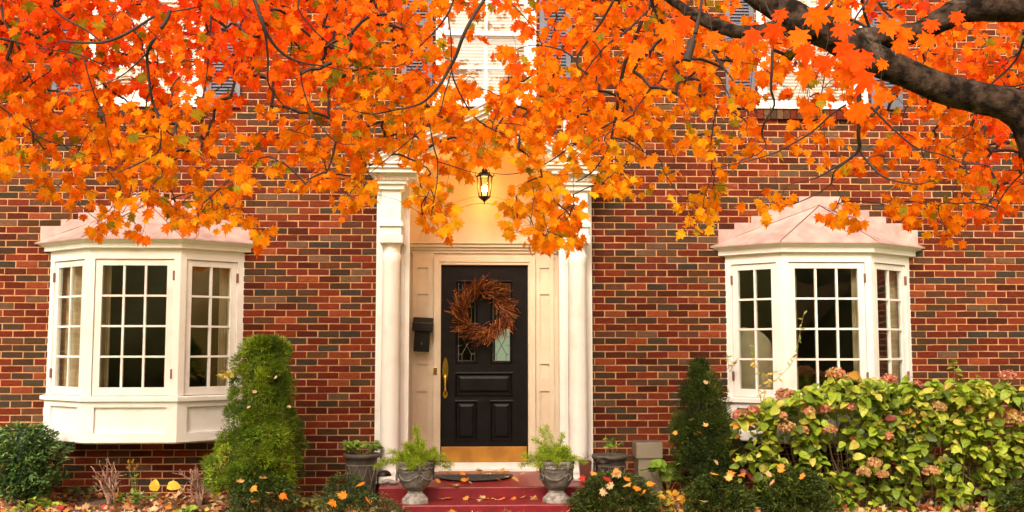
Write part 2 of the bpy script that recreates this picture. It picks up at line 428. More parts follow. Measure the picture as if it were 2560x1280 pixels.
# ---- upper windows with shutters
def lbox(mb, F, u0, u1, w0, w1, z0, z1, col=None):      # F = (origin xy, tangent, outward normal)
    o, t, n = F
    def q(u, w_, z): return (o[0]+t[0]*u+n[0]*w_, o[1]+t[1]*u+n[1]*w_, z)
    mb.hexa([q(u0,w1,z0),q(u1,w1,z0),q(u1,w0,z0),q(u0,w0,z0),q(u0,w1,z1),q(u1,w1,z1),q(u1,w0,z1),q(u0,w0,z1)], col)
def frame(mb, F, u0, u1, z0, z1, t, w0, w1, tb=None, tt=None):
    tb = tb or t; tt = tt or t
    lbox(mb, F, u0, u0+t, w0, w1, z0, z1); lbox(mb, F, u1-t, u1, w0, w1, z0, z1)
    lbox(mb, F, u0+t, u1-t, w0, w1-.0015, z0, z0+tb); lbox(mb, F, u0+t, u1-t, w0, w1-.0015, z1-tt, z1)
for a, b, zb, s0, s1 in UPW:
    F = ((a, 0), (1, 0), (0, -1)); W = b-a; zt = zb+UH
    m = MB(); frame(m, F, 0, W, zb, zt, .065, -.10, .03, tb=.05, tt=.09); lbox(m, F, -.03, W+.03, .0, .06, zb-.012, zb+.034)
    win = m.build('upper_window', M_WHITE, house)
    u0, u1 = .065, W-.065; zm = zb+.07+(UH-.16)*.5; sash = MB()
    for k, (p, q, w_) in enumerate(((zb+.052, zm+.02, -.05), (zm-.01, zt-.092, -.02))):
        frame(sash, F, u0+.004, u1-.004, p, q, .045, w_-.03, w_)
        for i in (1, 2): 
            uu = u0+(u1-u0)*i/3
            if i == 1: uu = (u0+u1)/2
            else: continue
            lbox(sash, F, uu-.011, uu+.011, w_-.028, w_-.003, p+.046, q-.046)
        zz = (p+q)/2; lbox(sash, F, u0+.05, (u0+u1)/2-.012, w_-.027, w_-.004, zz-.01, zz+.01); lbox(sash, F, (u0+u1)/2+.012, u1-.05, w_-.027, w_-.004, zz-.01, zz+.01)
    sash.build('sash', M_WHITE2, win)
    g = MB(); lbox(g, F, u0+.03, u1-.03, -.074, -.070, zb+.08, zt-.11); g.build('pane', M_GLASS, win)
    bl = MB(); z = zb+.06
    while z < zt-.1:
        o = F[0]; bl.hexa([(a+u0, .098, z), (a+u1, .098, z), (a+u1, .128, z+.018), (a+u0, .128, z+.018), (a+u0, .098, z+.003), (a+u1, .098, z+.003), (a+u1, .128, z+.021), (a+u0, .128, z+.021)])
        z += .0345
    lbox(bl, F, (u0+u1)/2-.02, (u0+u1)/2+.02, -.096, -.088, zb+.05, zt-.1)
    bl.build('blind', M_BLIND, win)
    bk = MB(); lbox(bk, F, u0-.02, u1+.02, -.17, -.15, zb, zt); bk.build('blind_backing', M_BLIND, win)
    # rowlock brick sill
    rl = MB(); x = a-.02
    while x < b+.0:
        c = random.choices(BCOL, BW)[0][0]
        rl.box(x+.004, x+.064, -.045, -.001, zb-.115, zb-.016, c); x += .068
    rl.build('brick_sill', M_BRICK, house)
    for (p, q) in ((s0, a-.035), (b+.035, s1)):
        F2 = ((p, 0), (1, 0), (0, -1)); Ws = q-p; sm = MB(); z0 = zb-.005; z1 = zt+.0
        frame(sm, F2, 0, Ws, z0, z1, .05, .008, .042, tb=.10, tt=.07)
        zmid = z0+.83; lbox(sm, F2, .05, Ws-.05, .008, .040, zmid-.04, zmid+.04)
        sh = sm.build('shutter', M_SHUT, house)
        lo = MB()
        for (za, zb2) in ((z0+.10, zmid-.04), (zmid+.04, z1-.07)):
            z = za+.004
            while z < zb2-.02:
                lo.hexa([(p+.051,-.036,z),(q-.051,-.036,z),(q-.051,-.012,z+.030),(p+.051,-.012,z+.030),(p+.051,-.036,z+.006),(q-.051,-.036,z+.006),(q-.051,-.012,z+.036),(p+.051,-.012,z+.036)])
                z += .033
        lo.build('louvre', M_SHUT, sh)

# ---- bay windows
def offset_path(path, d):      # outward is to the right-hand/front side (path goes left to right, outward = -y)
    n = len(path); out = []
    segs = []
    for i in range(n-1):
        t = np.array(path[i+1])-np.array(path[i]); t = t/np.linalg.norm(t); segs.append((t, np.array([t[1], -t[0]])))
    for i in range(n):
        p = np.array(path[i])
        if i == 0:
            t, nn = segs[0]; q = p+nn*d; s_ = (path[0][1]-q[1])/t[1] if abs(t[1]) > 1e-6 else 0; q = q+t*s_
        elif i == n-1:
            t, nn = segs[-1]; q = p+nn*d; s_ = (path[-1][1]-q[1])/t[1] if abs(t[1]) > 1e-6 else 0; q = q+t*s_
        else:
            n1 = segs[i-1][1]; n2 = segs[i][1]; b_ = n1+n2; b_ /= np.linalg.norm(b_); q = p+b_*d/np.dot(b_, n1)
        out.append((float(q[0]), float(q[1])))
    return out
def sweep(mb, path, prof):     # prof: closed list of (d outward, z)
    rings = [offset_path(path, dd) for dd, z in prof]; n = len(prof); m = len(path)
    v = []; f = []
    for i in range(m):
        for k in range(n): v.append((rings[k][i][0], rings[k][i][1], prof[k][1]))
    for i in range(m-1):
        for k in range(n): k2 = (k+1) % n; f.append((i*n+k, (i+1)*n+k, (i+1)*n+k2, i*n+k2))
    f.append(tuple(range(n))); f.append(tuple((m-1)*n+k for k in range(n-1, -1, -1)))
    mb.add(v, f)
def rect(d0, d1, z0, z1): return [(d0, z0), (d0, z1), (d1, z1), (d1, z0)]
def bay(A, pr, levels, apex, eave_l, eave_fl, eave_fr, eave_r, steps, label, left_curtain=True):
    (xl, xfl, xfr, xr) = A
    path = [(xl, 0.0), (xfl, -pr), (xfr, -pr), (xr, 0.0)]
    zbot, zsill0, zsill1, zop, zfr, zco = levels      # bottom, sill bottom/top, opening top, frieze top, cornice top
    m = MB()
    sweep(m, path, rect(-.05, .0, zbot, zsill0))                      # recessed lower panel
    sweep(m, path, rect(.0005, .027, zsill0-.052, zsill0-.0005)); sweep(m, path, rect(.0005, .027, zbot, zbot+.085))
    sweep(m, path, rect(-.06, .018, zop, zfr))                        # head and frieze
    # posts
    fr = []
    for i in range(3):
        p = np.array(path[i]); q = np.array(path[i+1]); L = np.linalg.norm(q-p); t = (q-p)/L; n = np.array([t[1], -t[0]])
        fr.append((tuple(p), tuple(t), tuple(n), L))
    pw = .062
    def post(i, za, zb, d0, d1, wl=pw, wr=pw):
        pts = []
        if 0 < i < 3:
            c = np.array(path[i]); a = c-np.array(fr[i-1][1])*wl; b = c+np.array(fr[i][1])*wr
            n1 = np.array(fr[i-1][2]); n2 = np.array(fr[i][2])
            op = np.array(offset_path(path, d1)[i]); ip = np.array(offset_path(path, d0)[i])
            poly = [a+n1*d0, a+n1*d1, op, b+n2*d1, b+n2*d0, ip]
        elif i == 0:
            o = fr[0]; c = np.array(path[0]); n1 = np.array(o[2]); b = c+np.array(o[1])*(wr+.0)
            poly = [np.array((offset_path(path, d0)[0])), np.array(offset_path(path, d1)[0]), b+n1*d1, b+n1*d0]
        else:
            o = fr[2]; c = np.array(path[3]); n1 = np.array(o[2]); b = c-np.array(o[1])*(wl)
            poly = [b+n1*d0, b+n1*d1, np.array(offset_path(path, d1)[3]), np.array(offset_path(path, d0)[3])]
        m.prism([tuple(x) for x in poly][::1], za, zb)
    for i in range(4):
        post(i, zsill1, zop, -.06, .018, .055, .055)
        post(i, zbot+.085, zsill0-.052, .0007, .0265, .09, .09)
    bw = m.build('bay_window', M_WHITE, house); tag(bw, label)
    sm = MB(); sweep(sm, path, [(-.06, zsill0), (-.06, zsill1), (.030, zsill1-.004), (.055, zsill1-.012), (.055, zsill0+.004), (.045, zsill0)]); sm.build('sill', M_WHITE, bw)
    fl = MB(); fl.prism([path[0], path[1], path[2], path[3]][::1], zbot-.014, zbot-.001); fl.build('underside', M_WHITE, bw)
    cm = MB(); h = zco-zfr
    sweep(cm, path, [(-.05, zfr), (-.05, zco), (.115, zco), (.108, zco-.010), (.095, zco-.022), (.068, zco-.040), (.062, zfr+.045), (.062, zfr+.004), (.035, zfr)])
    cm.build('cornice', M_WHITE, bw)
    # roof
    ev = [eave_l, eave_fl, eave_fr, eave_r]; ap = np.array(apex); th = np.array([0, 0, -.012])
    rm = MB(); rm.add([ap+th*0, *ev, *[np.array(e)+th for e in ev]], [(0,1,2),(0,2,3),(0,3,4),(1,5,6,2),(2,6,7,3),(3,7,8,4),(5,8,7,6)]); rm.build('roof', M_COPPER, bw)
    se = MB()
    for e in (ev[1], ev[2]): se.tube([ap+np.array([0,-.01,0]), np.array(e)+np.array([0,0,.002])], .005, 5)
    for e in (ev[0], ev[3]): se.tube([ap+np.array([0,-.008,0]), np.array(e)+np.array([0,-.01,.004])], .003, 5)
    se.build('roof_seam', M_SEAM, bw)
    # stepped flashing, let into the brick joints
    fm = MB(); n = len(steps)
    for i, (xa, xb, zt) in enumerate(steps):
        zlow = zco-.01
        t_ = .0035+.0006*i
        lean = random.uniform(0, .006)
        fm.hexa([(xa-.004, -.0093-t_-lean, zlow), (xb+.004, -.0093-t_, zlow), (xb+.004, -.0088, zlow), (xa-.004, -.0088, zlow), (xa-.004, -.0093-t_, zt), (xb+.004, -.0093-t_-lean, zt), (xb+.004, -.0088, zt), (xa-.004, -.0088, zt)])
    fm.build('flashing', M_COPPER, bw)
    # sashes
    for i in range(3):
        o, t, n_, L = fr[i]; F = (o, t, n_)
        u0 = .055+.004; u1 = L-.055-.004; z0 = zsill1+.004; z1 = zop-.006; nc = 3 if i == 1 else 2
        s = MB(); st = .062 if i == 1 else .058
        frame(s, F, u0, u1, z0, z1, st, -.038, .003, tb=.075, tt=.055)
        ga, gb, gc, gd = u0+st, u1-st, z0+.075, z1-.055
        for k in range(1, nc): uu = ga+(gb-ga)*k/nc; lbox(s, F, uu-.010, uu+.010, -.032, -.003, gc, gd)
        for k in range(1, 4):
            zz = gc+(gd-gc)*k/4
            for q in range(nc):
                ua = ga+(gb-ga)*q/nc+(.0105 if q else 0); ub = ga+(gb-ga)*(q+1)/nc-(.0105 if q < nc-1 else 0)
                lbox(s, F, ua, ub, -.031, -.004, zz-.0095, zz+.0095)
        sa = s.build('sash', M_WHITE2, bw)
        g = MB(); lbox(g, F, ga-.004, gb+.004, -.022, -.018, gc-.004, gd+.004); g.build('pane', M_GLASS, bw)
        uu = u1+.0035 if i else u0-.0035
        for zz in (z0+.20, z1-.15): hg = MB(); lbox(hg, F, uu-.009, uu+.009, .0035, .0225, zz-.045, zz+.045); hg.build('hinge', M_SEAM, bw)
        # curtain strips hanging inside
        spans = {0: [(0.02, .62)], 1: [(.02, .20), (.83, .98)], 2: [(.72, .98)]}[i]
        if i == 0 and not left_curtain: spans = []
        for (fa, fb) in spans:
            cu = MB(); k = 26; v = []; ff = []
            for j in range(k+1):
                u = (fa+(fb-fa)*j/k)*L; wv = -.11+.014*math.sin(j*1.35)
                for z in (zsill1+.01, zop-.01): v.append((o[0]+t[0]*u+n_[0]*wv, o[1]+t[1]*u+n_[1]*wv, z))
            for j in range(k): ff.append((2*j, 2*j+2, 2*j+3, 2*j+1))
            cu.add(v, ff); cu.build('curtain', M_CURT, bw)
    return bw
PR = .42
def fz(px, y): return PZ(px, y, -PR)
A = (LB['xl'], PX(211, 1050, -PR), PX(441, 1050, -PR), LB['xr'])
lv = (fz(330, 1106), fz(330, 1004), fz(330, 990), fz(330, 647), fz(330, 621), fz(330, 598))
z_c = lv[5]+.002
def eaves(A, z): 
    p = offset_path([(A[0], 0), (A[1], -PR), (A[2], -PR), (A[3], 0)], .122); return [(x, y, z) for x, y in p]
def steps_of(pxs, ytops, yl):
    out = []
    n = len(ytops)
    for i in range(n): out.append((PX(pxs[i], ytops[i], 0), PX(pxs[i+1], ytops[i], 0), snap(PZ((pxs[i]+pxs[i+1])/2, ytops[i], 0))))
    return out
def snap(z): return zline+round((z-zline)/ROW)*ROW+.003
e = eaves(A, z_c); ap = P(372, 508, -.014)
stp = steps_of([104,156,198,238,280,326,409,447,490,534,578,626], [568,554,537,522,505,488,505,522,537,554,568], 0)
bay(A, PR, lv, ap, e[0], e[1], e[2], e[3], stp, 'left bay window with pale curtains, its roof half hidden by leaves')
A2 = (RB['xl'], PX(1960, 900, -PR), PX(2181, 900, -PR), RB['xr'])
lv2 = (fz(2070, 1106), fz(2070, 1010), fz(2070, 996), fz(2070, 655), fz(2070, 632), fz(2070, 608))
e2 = eaves(A2, lv2[5]+.002); ap2 = P(2048, 513, -.014)
stp2 = steps_of([1796,1836,1878,1917,1956,1997,2100,2132,2170,2212,2251,2291], [577,561,545,529,512,494,512,529,545,561,577], 0)
bay(A2, PR, lv2, ap2, e2[0], e2[1], e2[2], e2[3], stp2, 'right bay window behind the hydrangea, its pink copper roof clear of leaves', False)

# ---- portico
YB = .62                                   # plane of the door wall
def zf(y, Y): return PZ(1211, y, Y)
ZL = PZ(1211, 1179, .58)                                  # landing top
HC = (PX(1445, 900, -.16)-PX(976, 900, -.16))/2    # half distance between columns
HO = (PX(1480, 900, -.03)-PX(938, 900, -.03))/2    # outer half width
HI = (PX(1386, 900, YB)-PX(1028, 900, YB))/2       # half width of the recess at the back
XP = (PX(1445, 900, -.16)+PX(976, 900, -.16))/2; XC2 = XP
PIL = []
zcb = zf(431, -.42)                        # cornice return underside
zent = zf(475, -.27)
zcap = zf(605, -.16)
for s in (-1, 1):
    pm = MB(); PIL.append(pm)
    def bx(mb, xa, xb, *r): mb.box(min(xa, xb), max(xa, xb), *r)
    bx(pm, XP+s*HO, XP+s*(HC-.17), -.05, .0-.0008+.03, ZL+.001, zcb)                   # flat casing behind the column
    bx(pm, XP+s*(HI+.075), XP+s*(HC-.12), -.075, YB, ZL+.0015, zcap-.10)       # inner pilaster and reveal
    bx(pm, XP+s*(HI+.115), XP+s*(HC-.12), -.062, YB, zcap-.10, zcb+.6)
    # pilaster capital
    bx(pm, XP+s*(HI+.05), XP+s*(HC-.12), -.095, YB-.001, zcap-.10, zcap-.03); bx(pm, XP+s*(HI+.03), XP+s*(HC-.12), -.115, YB-.002, zcap-.03, zcap+.004)
    bx(pm, XP+s*(HI+.06), XP+s*(HC-.12), -.088, YB-.003, zcap-.215, zcap-.19)
rk = MB(); sf = MB()
ze0 = zf(404, -.42)
HG = HO+.08
zap = PZ(1211, 262, -.42)
def slope_slab(mb, off0, off1, y0, y1, x_in=0.0, ext=0.0):
    for s in (-1, 1):
        xe = XP+s*(HG+ext); 
        za0, za1 = zap-off0, zap-off1; sl_ = (zap-ze0-.0)/HG
        pts = [(XP, za1), (xe, za1-sl_*(HG+ext)), (xe, za0-sl_*(HG+ext)), (XP, za0)]
        if s > 0: pts = pts[::-1]
        mb.yprism(pts[::-1], y0, y1)
slope_slab(sf, .1705, .19, -.325, YB+.02, ext=-.09)
por = sf.build('portico', M_CREAM, house)
for q_ in PIL: q_.build('pilaster', M_WHITE, por)
for s in (-1, 1):
    xc = XP+s*HC; cm = MB()
    r = .091
    hcol = zcap-.02-ZL
    cm.lathe([(r+.028, 0), (r+.03, .045), (r+.012, .06), (r+.02, .075), (r+.016, .098), (r+.002, .115), (r, .14), (r, hcol*.35), (r-.008, hcol*.97-.12), (r+.004, hcol-.115), (r-.004, hcol-.105), (r-.008, hcol-.09), (r-.006, hcol-.03), (r+.014, hcol-.004), (r+.014, hcol)], (xc, -.16, ZL+.001), 32)
    cm.box(xc-r-.032, xc+r+.032, -.16-r-.032, -.055, ZL+.0005, ZL+.04)
    col_ = cm.build('column', M_WHITE, por, smooth=True)
    for p_ in col_.data.polygons:
        if abs(p_.normal.z) > .9: p_.use_smooth = False
    q = MB()
    def ring(ex, za, zb_): q.box(xc-.091-ex, xc+.091+ex, -.26-ex, -.0505, za, zb_)
    ring(.022, zcap-.02, zf(588, -.27)); ring(.006, zf(588, -.27), zf(566, -.27)); ring(.026, zf(566, -.27), zf(559, -.27)); ring(.018, zf(559,-.27), zf(553,-.27)+.0); ring(.0, zf(553, -.27), zent)
    ring(.03, zent, zent+.05); ring(.055, zent+.05, zent+.085)
    # dentils
    zd = zent+.085
    for k in range(9): q.box(xc-.155+.038*k, xc-.155+.038*k+.02, -.335, -.31, zd, zd+.035)
    ring(.06, zd, zcb-.0)
    q.build('capital', M_WHITE, por)
    # cornice return block above the column
    c = MB()
    xa, xb = (XP-HO-.06, XP-HC+.33) if s < 0 else (XP+HC-.33, XP+HO+.06)
    hh = zf(406, -.42)-zcb
    c.box(xa+.02, xb-.02, -.40, -.052, zcb, zcb+hh*.45); c.box(xa+.008, xb-.008, -.425, -.053, zcb+hh*.45, zcb+hh*.8); c.box(xa, xb, -.445, -.054, zcb+hh*.8, zcb+hh)
    c.box(xa+.08, xb-.08, -.33, -.0525, zcb-.05, zcb)
    c.build('cornice_return', M_WHITE, por)
# raking cornice of the open pediment
slope_slab(rk, 0, .035, -.455, 0, ext=.0); slope_slab(rk, .035, .075, -.425, -.001, ext=-.012); slope_slab(rk, .075, .12, -.39, -.002, ext=-.03); slope_slab(rk, .12, .17, -.33, -.0535, ext=-.06)
# dentils along the rake
dn = rk; sl_ = (zap-ze0)/HG
for s in (-1, 1):
    for k in range(18):
        x = .05+k*.045
        if x > HG-.1: break
        z = zap-.12-sl_*x; dn.box(XP+s*x-.011, XP+s*x+.011, -.355, -.331, z-.035, z-.004)
rk.build('pediment_cornice', M_WHITE, por)
rr = MB(); slope_slab(rr, -.012, -.001, -.47, -.0095); rr.build('pediment_roof', M_COPPER, por)

# back wall boards
bw_ = MB(); DL, DR = PX(1101, 900, YB), PX(1321, 900, YB); DZ0, DZ1 = zf(1157, YB), zf(662, YB)
ztopb = zap-.19
zen0, zen1 = zf(633, YB), zf(606, YB)
XBL, XBR = XP-HI-.12, XP+HI+.12
bw_.box(XBL, DL-.02, YB+.02, YB+.06, ZL, zen1); bw_.box(DR+.02, XBR, YB+.02, YB+.06, ZL, zen1); bw_.box(DL-.02, DR+.02, YB+.02, YB+.06, DZ1+.02, zen1)
gx = [XBL, XBR]; 
poly = [(XBL, zen1), (XBR, zen1), (XBR, zap-.185-sl_*abs(XBR-XP)), (XP, zap-.185), (XBL, zap-.185-sl_*abs(XBL-XP))]
bw_.yprism(poly, YB+.018, YB+.05)
bo = bw_.build('entry_wall', M_CREAM, house)
en = MB()
for (a_, b_, d_) in ((0, .28, .0), (.28, .55, .02), (.55, .85, .045), (.85, 1, .065)):
    za = zen0+(zen1-zen0)*a_; zb = zen0+(zen1-zen0)*b_; en.box(XP-HI-.03, XP+HI+.03, YB+.0-d_, YB+.017, za, zb)
en.build('entablature', M_CREAM, bo)
ar = MB(); ppm = 2650/(10.5+YB)
for (Ro, wd, dp) in ((165/ppm, .018, .022), (152/ppm, .04, .012), (146/ppm, .012, .02)):
    cx, cz = XP, zf(649, YB); pts = []
    a0 = math.asin((zen1-cz)/Ro); N = 40; v = []; f = []
    for k in range(N+1):
        a = a0+(PI-2*a0)*k/N
        for rr_ in (Ro, Ro-wd):
            for yy in (YB+.0175, YB+.018-dp): v.append((cx+rr_*math.cos(a), yy, cz+rr_*math.sin(a)))
    for k in range(N):
        b = 4*k; f += [(b+1, b+3, b+7, b+5), (b, b+1, b+5, b+4), (b+2, b+6, b+7, b+3)]
    ar.add(v, f)
ar.build('arch_moulding', M_CREAM, bo)
# panelled boards beside the door: raised frames round recessed panels
pn = MB()
for s in (-1, 1):
    xa, xb = (PX(1030, 900, YB), PX(1083, 900, YB)) if s < 0 else (PX(1339, 900, YB), PX(1385, 900, YB))
    pa, pb = (PX(1043, 900, YB), PX(1069, 900, YB)) if s < 0 else (PX(1350, 900, YB), PX(1374, 900, YB))
    y0, y1 = YB+.003, YB+.0205
    pn.box(xa, pa, y0, y1, ZL+.02, zen0); pn.box(pb, xb, y0, y1, ZL+.02, zen0)
    ys = [zen0, zf(669, YB), zf(703, YB), zf(735, YB), zf(866, YB), zf(910, YB), zf(944, YB), zf(978, YB), zf(1086, YB), ZL+.02]
    for k in range(0, 10, 2): pn.box(pa+.0003, pb-.0003, y0+.0012, y1, ys[k+1], ys[k])
pn.build('side_panel', M_CREAM, bo)
# ---- door
dm = MB(); Dd = .045
H = DZ1-DZ0; Wd = DR-DL
dm.box(DL+.003, DR-.003, YB+.046, YB+.075, DZ0+.004, DZ1-.003)   # slab
def dx(px): return PX(px, 900, YB)
def dz(py): return zf(py, YB)
# stiles and rails (proud of slab) around: glass pair, cross panel, two lower panels
gl = [(dx(1140), dx(1193), dz(908), dz(702)), (dx(1227), dx(1281), dz(908), dz(702))]
cr = [(dx(1138), dx(1282), dz(990), dz(932))]
lp = [(dx(1138), dx(1194), dz(1104), dz(1002)), (dx(1226), dx(1282), dz(1104), dz(1002))]
door_s = MB()
xs = sorted([DL+.003, DR-.003]+[q for r in gl+cr+lp for q in r[:2]]); zs = sorted([DZ0+.004, DZ1-.003]+[q for r in gl+cr+lp for q in r[2:]])
xs = [x for i, x in enumerate(xs) if i == 0 or x-xs[i-1] > 1e-4]; zs = [z for i, z in enumerate(zs) if i == 0 or z-zs[i-1] > 1e-4]
for i in range(len(xs)-1):
    for j in range(len(zs)-1):
        cx, cz = (xs[i]+xs[i+1])/2, (zs[j]+zs[j+1])/2
        if not any(a < cx < b and c < cz < d_ for a, b, c, d_ in gl+cr+lp):
            door_s.add([(xs[i],YB+.03,zs[j]),(xs[i+1],YB+.03,zs[j]),(xs[i+1],YB+.03,zs[j+1]),(xs[i],YB+.03,zs[j+1])], [(0,1,2,3)])
for (a, b, c, d_) in gl+cr+lp:      # bevelled mouldings
    k = .022; y0, y1 = YB+.026, YB+.0455
    o_ = [(a-.008,c-.008),(b+.008,c-.008),(b+.008,d_+.008),(a-.008,d_+.008)]; m1 = [(a+.006,c+.006),(b-.006,c+.006),(b-.006,d_-.006),(a+.006,d_-.006)]; i_ = [(a+k,c+k),(b-k,c+k),(b-k,d_-k),(a+k,d_-k)]
    v = [(x,YB+.0295,z) for x,z in o_]+[(x,YB+.020,z) for x,z in m1]+[(x,y1,z) for x,z in i_]
    f = []
    for L_ in (0, 4):
        for q in range(4): f.append((L_+q, L_+(q+1)%4, L_+4+(q+1)%4, L_+4+q))
    door_s.add(v, f)
for (a, b, c, d_) in cr+lp:
    k = .034; k2 = .06
    v = [(x,YB+.0455,z) for x,z in ((a+k,c+k),(b-k,c+k),(b-k,d_-k),(a+k,d_-k))]+[(x,YB+.030,z) for x,z in ((a+k2,c+k2),(b-k2,c+k2),(b-k2,d_-k2),(a+k2,d_-k2))]
    door_s.add(v, [(4,5,6,7)]+[(q,(q+1)%4,4+(q+1)%4,4+q) for q in range(4)])
door_s.v = door_s.v; 
off = len(door_s.v)
# slab pieces around the glass openings
bk = MB()
for i in range(len(xs)-1):
    for j in range(len(zs)-1):
        cx, cz = (xs[i]+xs[i+1])/2, (zs[j]+zs[j+1])/2
        if not any(a < cx < b and c < cz < d_ for a, b, c, d_ in gl):
            door_s.add([(xs[i],YB+.046,zs[j]),(xs[i+1],YB+.046,zs[j]),(xs[i+1],YB+.046,zs[j+1]),(xs[i],YB+.046,zs[j+1])], [(0,1,2,3)])
door = door_s.build('front_door', M_DOOR, house)
for (a, b, c, d_) in gl:
    g = MB(); g.box(a+.018, b-.018, YB+.047, YB+.051, c+.018, d_-.018); pg = g.build('leaded_pane', M_GLASSD, door)
ld = MB()
for (a, b, c, d_) in gl:
    a += .024; b -= .024; c += .024; d_ -= .024; mx_ = (a+b)/2; y = YB+.044
    def cm_(pts): ld.tube([(x, y, z) for x, z in pts], .0032, 4)
    cm_([(a,c),(b,c),(b,d_),(a,d_),(a,c)]); w3 = (b-a)*.22; 
    cm_([(a+w3,c),(a+w3,c+.07),(mx_,c+.16),(b-w3,c+.25),(b-w3,d_-.25),(mx_,d_-.16),(a+w3,d_-.07),(a+w3,d_)])
    cm_([(b-w3,c),(b-w3,c+.07),(mx_,c+.16),(a+w3,c+.25),(a+w3,d_-.25),(mx_,d_-.16),(b-w3,d_-.07),(b-w3,d_)])
    for zz in (.07, .16, .25): cm_([(a,c+zz),(a+w3,c+zz)]); cm_([(b-w3,c+zz),(b,c+zz)]); cm_([(a,d_-zz),(a+w3,d_-zz)]); cm_([(b-w3,d_-zz),(b,d_-zz)])
ld.build('glass_leading', M_LEAD, door)
kp = MB(); kp.box(dx(1104), dx(1317), YB+.022, YB+.0285, dz(1155), dz(1117)); kp.build('kick_plate', M_KICK, door, bevel=.002)
hn = MB(); hx = dx(1113.5); 
hp = []; zt_, zb_ = dz(896), dz(953)
N = 20; v = []; f = []
for k in range(N):
    a = 2*PI*k/N; rx = .030*(1-.15*math.sin(a)**2); rz = (zt_-zb_)/2+.01
    v.append((hx+rx*math.cos(a), YB+.018, (zt_+zb_)/2+rz*math.sin(a)))
v2 = [(x, YB+.0285, z) for x, _, z in v]; hn.add(v+v2, [tuple(range(N))]+[((i+1)%N, i, i+N, (i+1)%N+N) for i in range(N)])
zc_ = dz(985); v = [(hx+.024*math.cos(2*PI*k/N), YB+.018, zc_+.046*math.sin(2*PI*k/N)) for k in range(N)]; v2 = [(x, YB+.0285, z) for x, _, z in v]
hn.add(v+v2, [tuple(range(N))]+[((i+1)%N, i, i+N, (i+1)%N+N) for i in range(N)])
hn.tube([(hx, YB+.016, dz(940)), (hx, YB-.035, dz(945)), (hx, YB-.045, dz(960)), (hx, YB-.04, dz(975)), (hx, YB+.012, dz(985))], [.010, .012, .009, .012, .012], 10)
hn.tube([(hx, YB+.018, dz(908)), (hx, YB-.004, dz(908))], [.017, .015], 14)
hn.build('door_handle', M_BRASS, door, smooth=False)
df = MB(); cw = .072
for s, xe in ((-1, DL), (1, DR)):
    xa, xb = (xe-cw, xe) if s < 0 else (xe, xe+cw)
    df.box(xa, xb, YB-.012, YB+.0195, ZL+.03, DZ1+.085); xm = xe+s*.02; 
    df.box(min(xm, xe+s*cw*.999), max(xm, xe+s*cw*.999), YB-.022, YB-.0125, ZL+.03, DZ1+.084)
df.box(DL, DR, YB-.0118, YB+.0195, DZ1, DZ1+.0845); df.box(DL-.02, DR+.02, YB-.0215, YB-.0122, DZ1+.03, DZ1+.0835)
df.box(DL-.002, DR+.002, YB+.0196, YB+.08, DZ1-.0025, DZ1+.02); df.box(DL-.02, DL+.0028, YB+.0197, YB+.08, DZ0, DZ1); df.box(DR-.0028, DR+.02, YB+.0197, YB+.08, DZ0, DZ1)
df.build('door_frame', M_CREAM, door)
th = MB(); th.box(DL-cw-.005, DR+cw+.005, YB-.05, YB+.09, ZL+.001, ZL+.03); th.box(DL-.03, DR+.03, YB-.075+.05, YB+.095, ZL+.0305, DZ0+.003); th.build('threshold', M_WHITE, door)
sk = MB()
for s in (-1, 1):
    xa, xb = (XP-HI-.05, DL-cw-.006) if s < 0 else (DR+cw+.006, XP+HI+.05)
    sk = MB(); sk.box(xa, xb, YB-.012, YB+.0025, ZL+.001, ZL+.075); sk.build('skirting', M_CREAM, bo)
# hall behind the leaded glass
rm = MB(); x0, x1, y0, y1, z0, z1 = DL-.6, DR+.6, YB+.10, YB+3.2, ZL, 2.6
v = [(x0,y0,z0),(x1,y0,z0),(x1,y1,z0),(x0,y1,z0),(x0,y0,z1),(x1,y0,z1),(x1,y1,z1),(x0,y1,z1)]
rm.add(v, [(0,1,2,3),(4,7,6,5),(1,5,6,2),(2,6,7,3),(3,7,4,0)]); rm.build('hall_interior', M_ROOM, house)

c_ = P(1268, 850, YB+3.15); glow_ = MB(); glow_.box(c_[0]-.16, c_[0]+.12, YB+3.16, YB+3.18, c_[2]-.35, c_[2]+.15); glow_.build('added_hall_glow', emit_mat('glow_panel', (.55, .62, .40), .28), house)  # added glowing panel, imitates bright reflections in the door glass
# ------------------------------------------------------------------ steps
st = empty('porch_steps', (XP, -.3, 0), 'dark red painted entry steps in front of the black door', 'steps')
m = MB(); 
def onz(px, py, z): d_ = P(px, py, 0)-CAM; return CAM+d_*((z-CAM[2])/d_[2])
YL = float(onz(1211, 1217, ZL)[1]); ZS = PZ(1211, 1248, YL); YS = float(onz(1211, 1262, ZS)[1]); print('steps', ZL, YL, ZS, YS)
lx0, lx1 = PX(945, 1217, YL), PX(1478, 1217, YL); m.box(lx0, lx1, YL, YB+.05, -.12, ZL); m.build('landing', M_RED, st, bevel=.012)
m = MB(); m.box(PX(1003, 1262, YS), PX(1428, 1262, YS), YS, YL+.001, -.25, ZS); m.build('step', M_RED, st, bevel=.012)

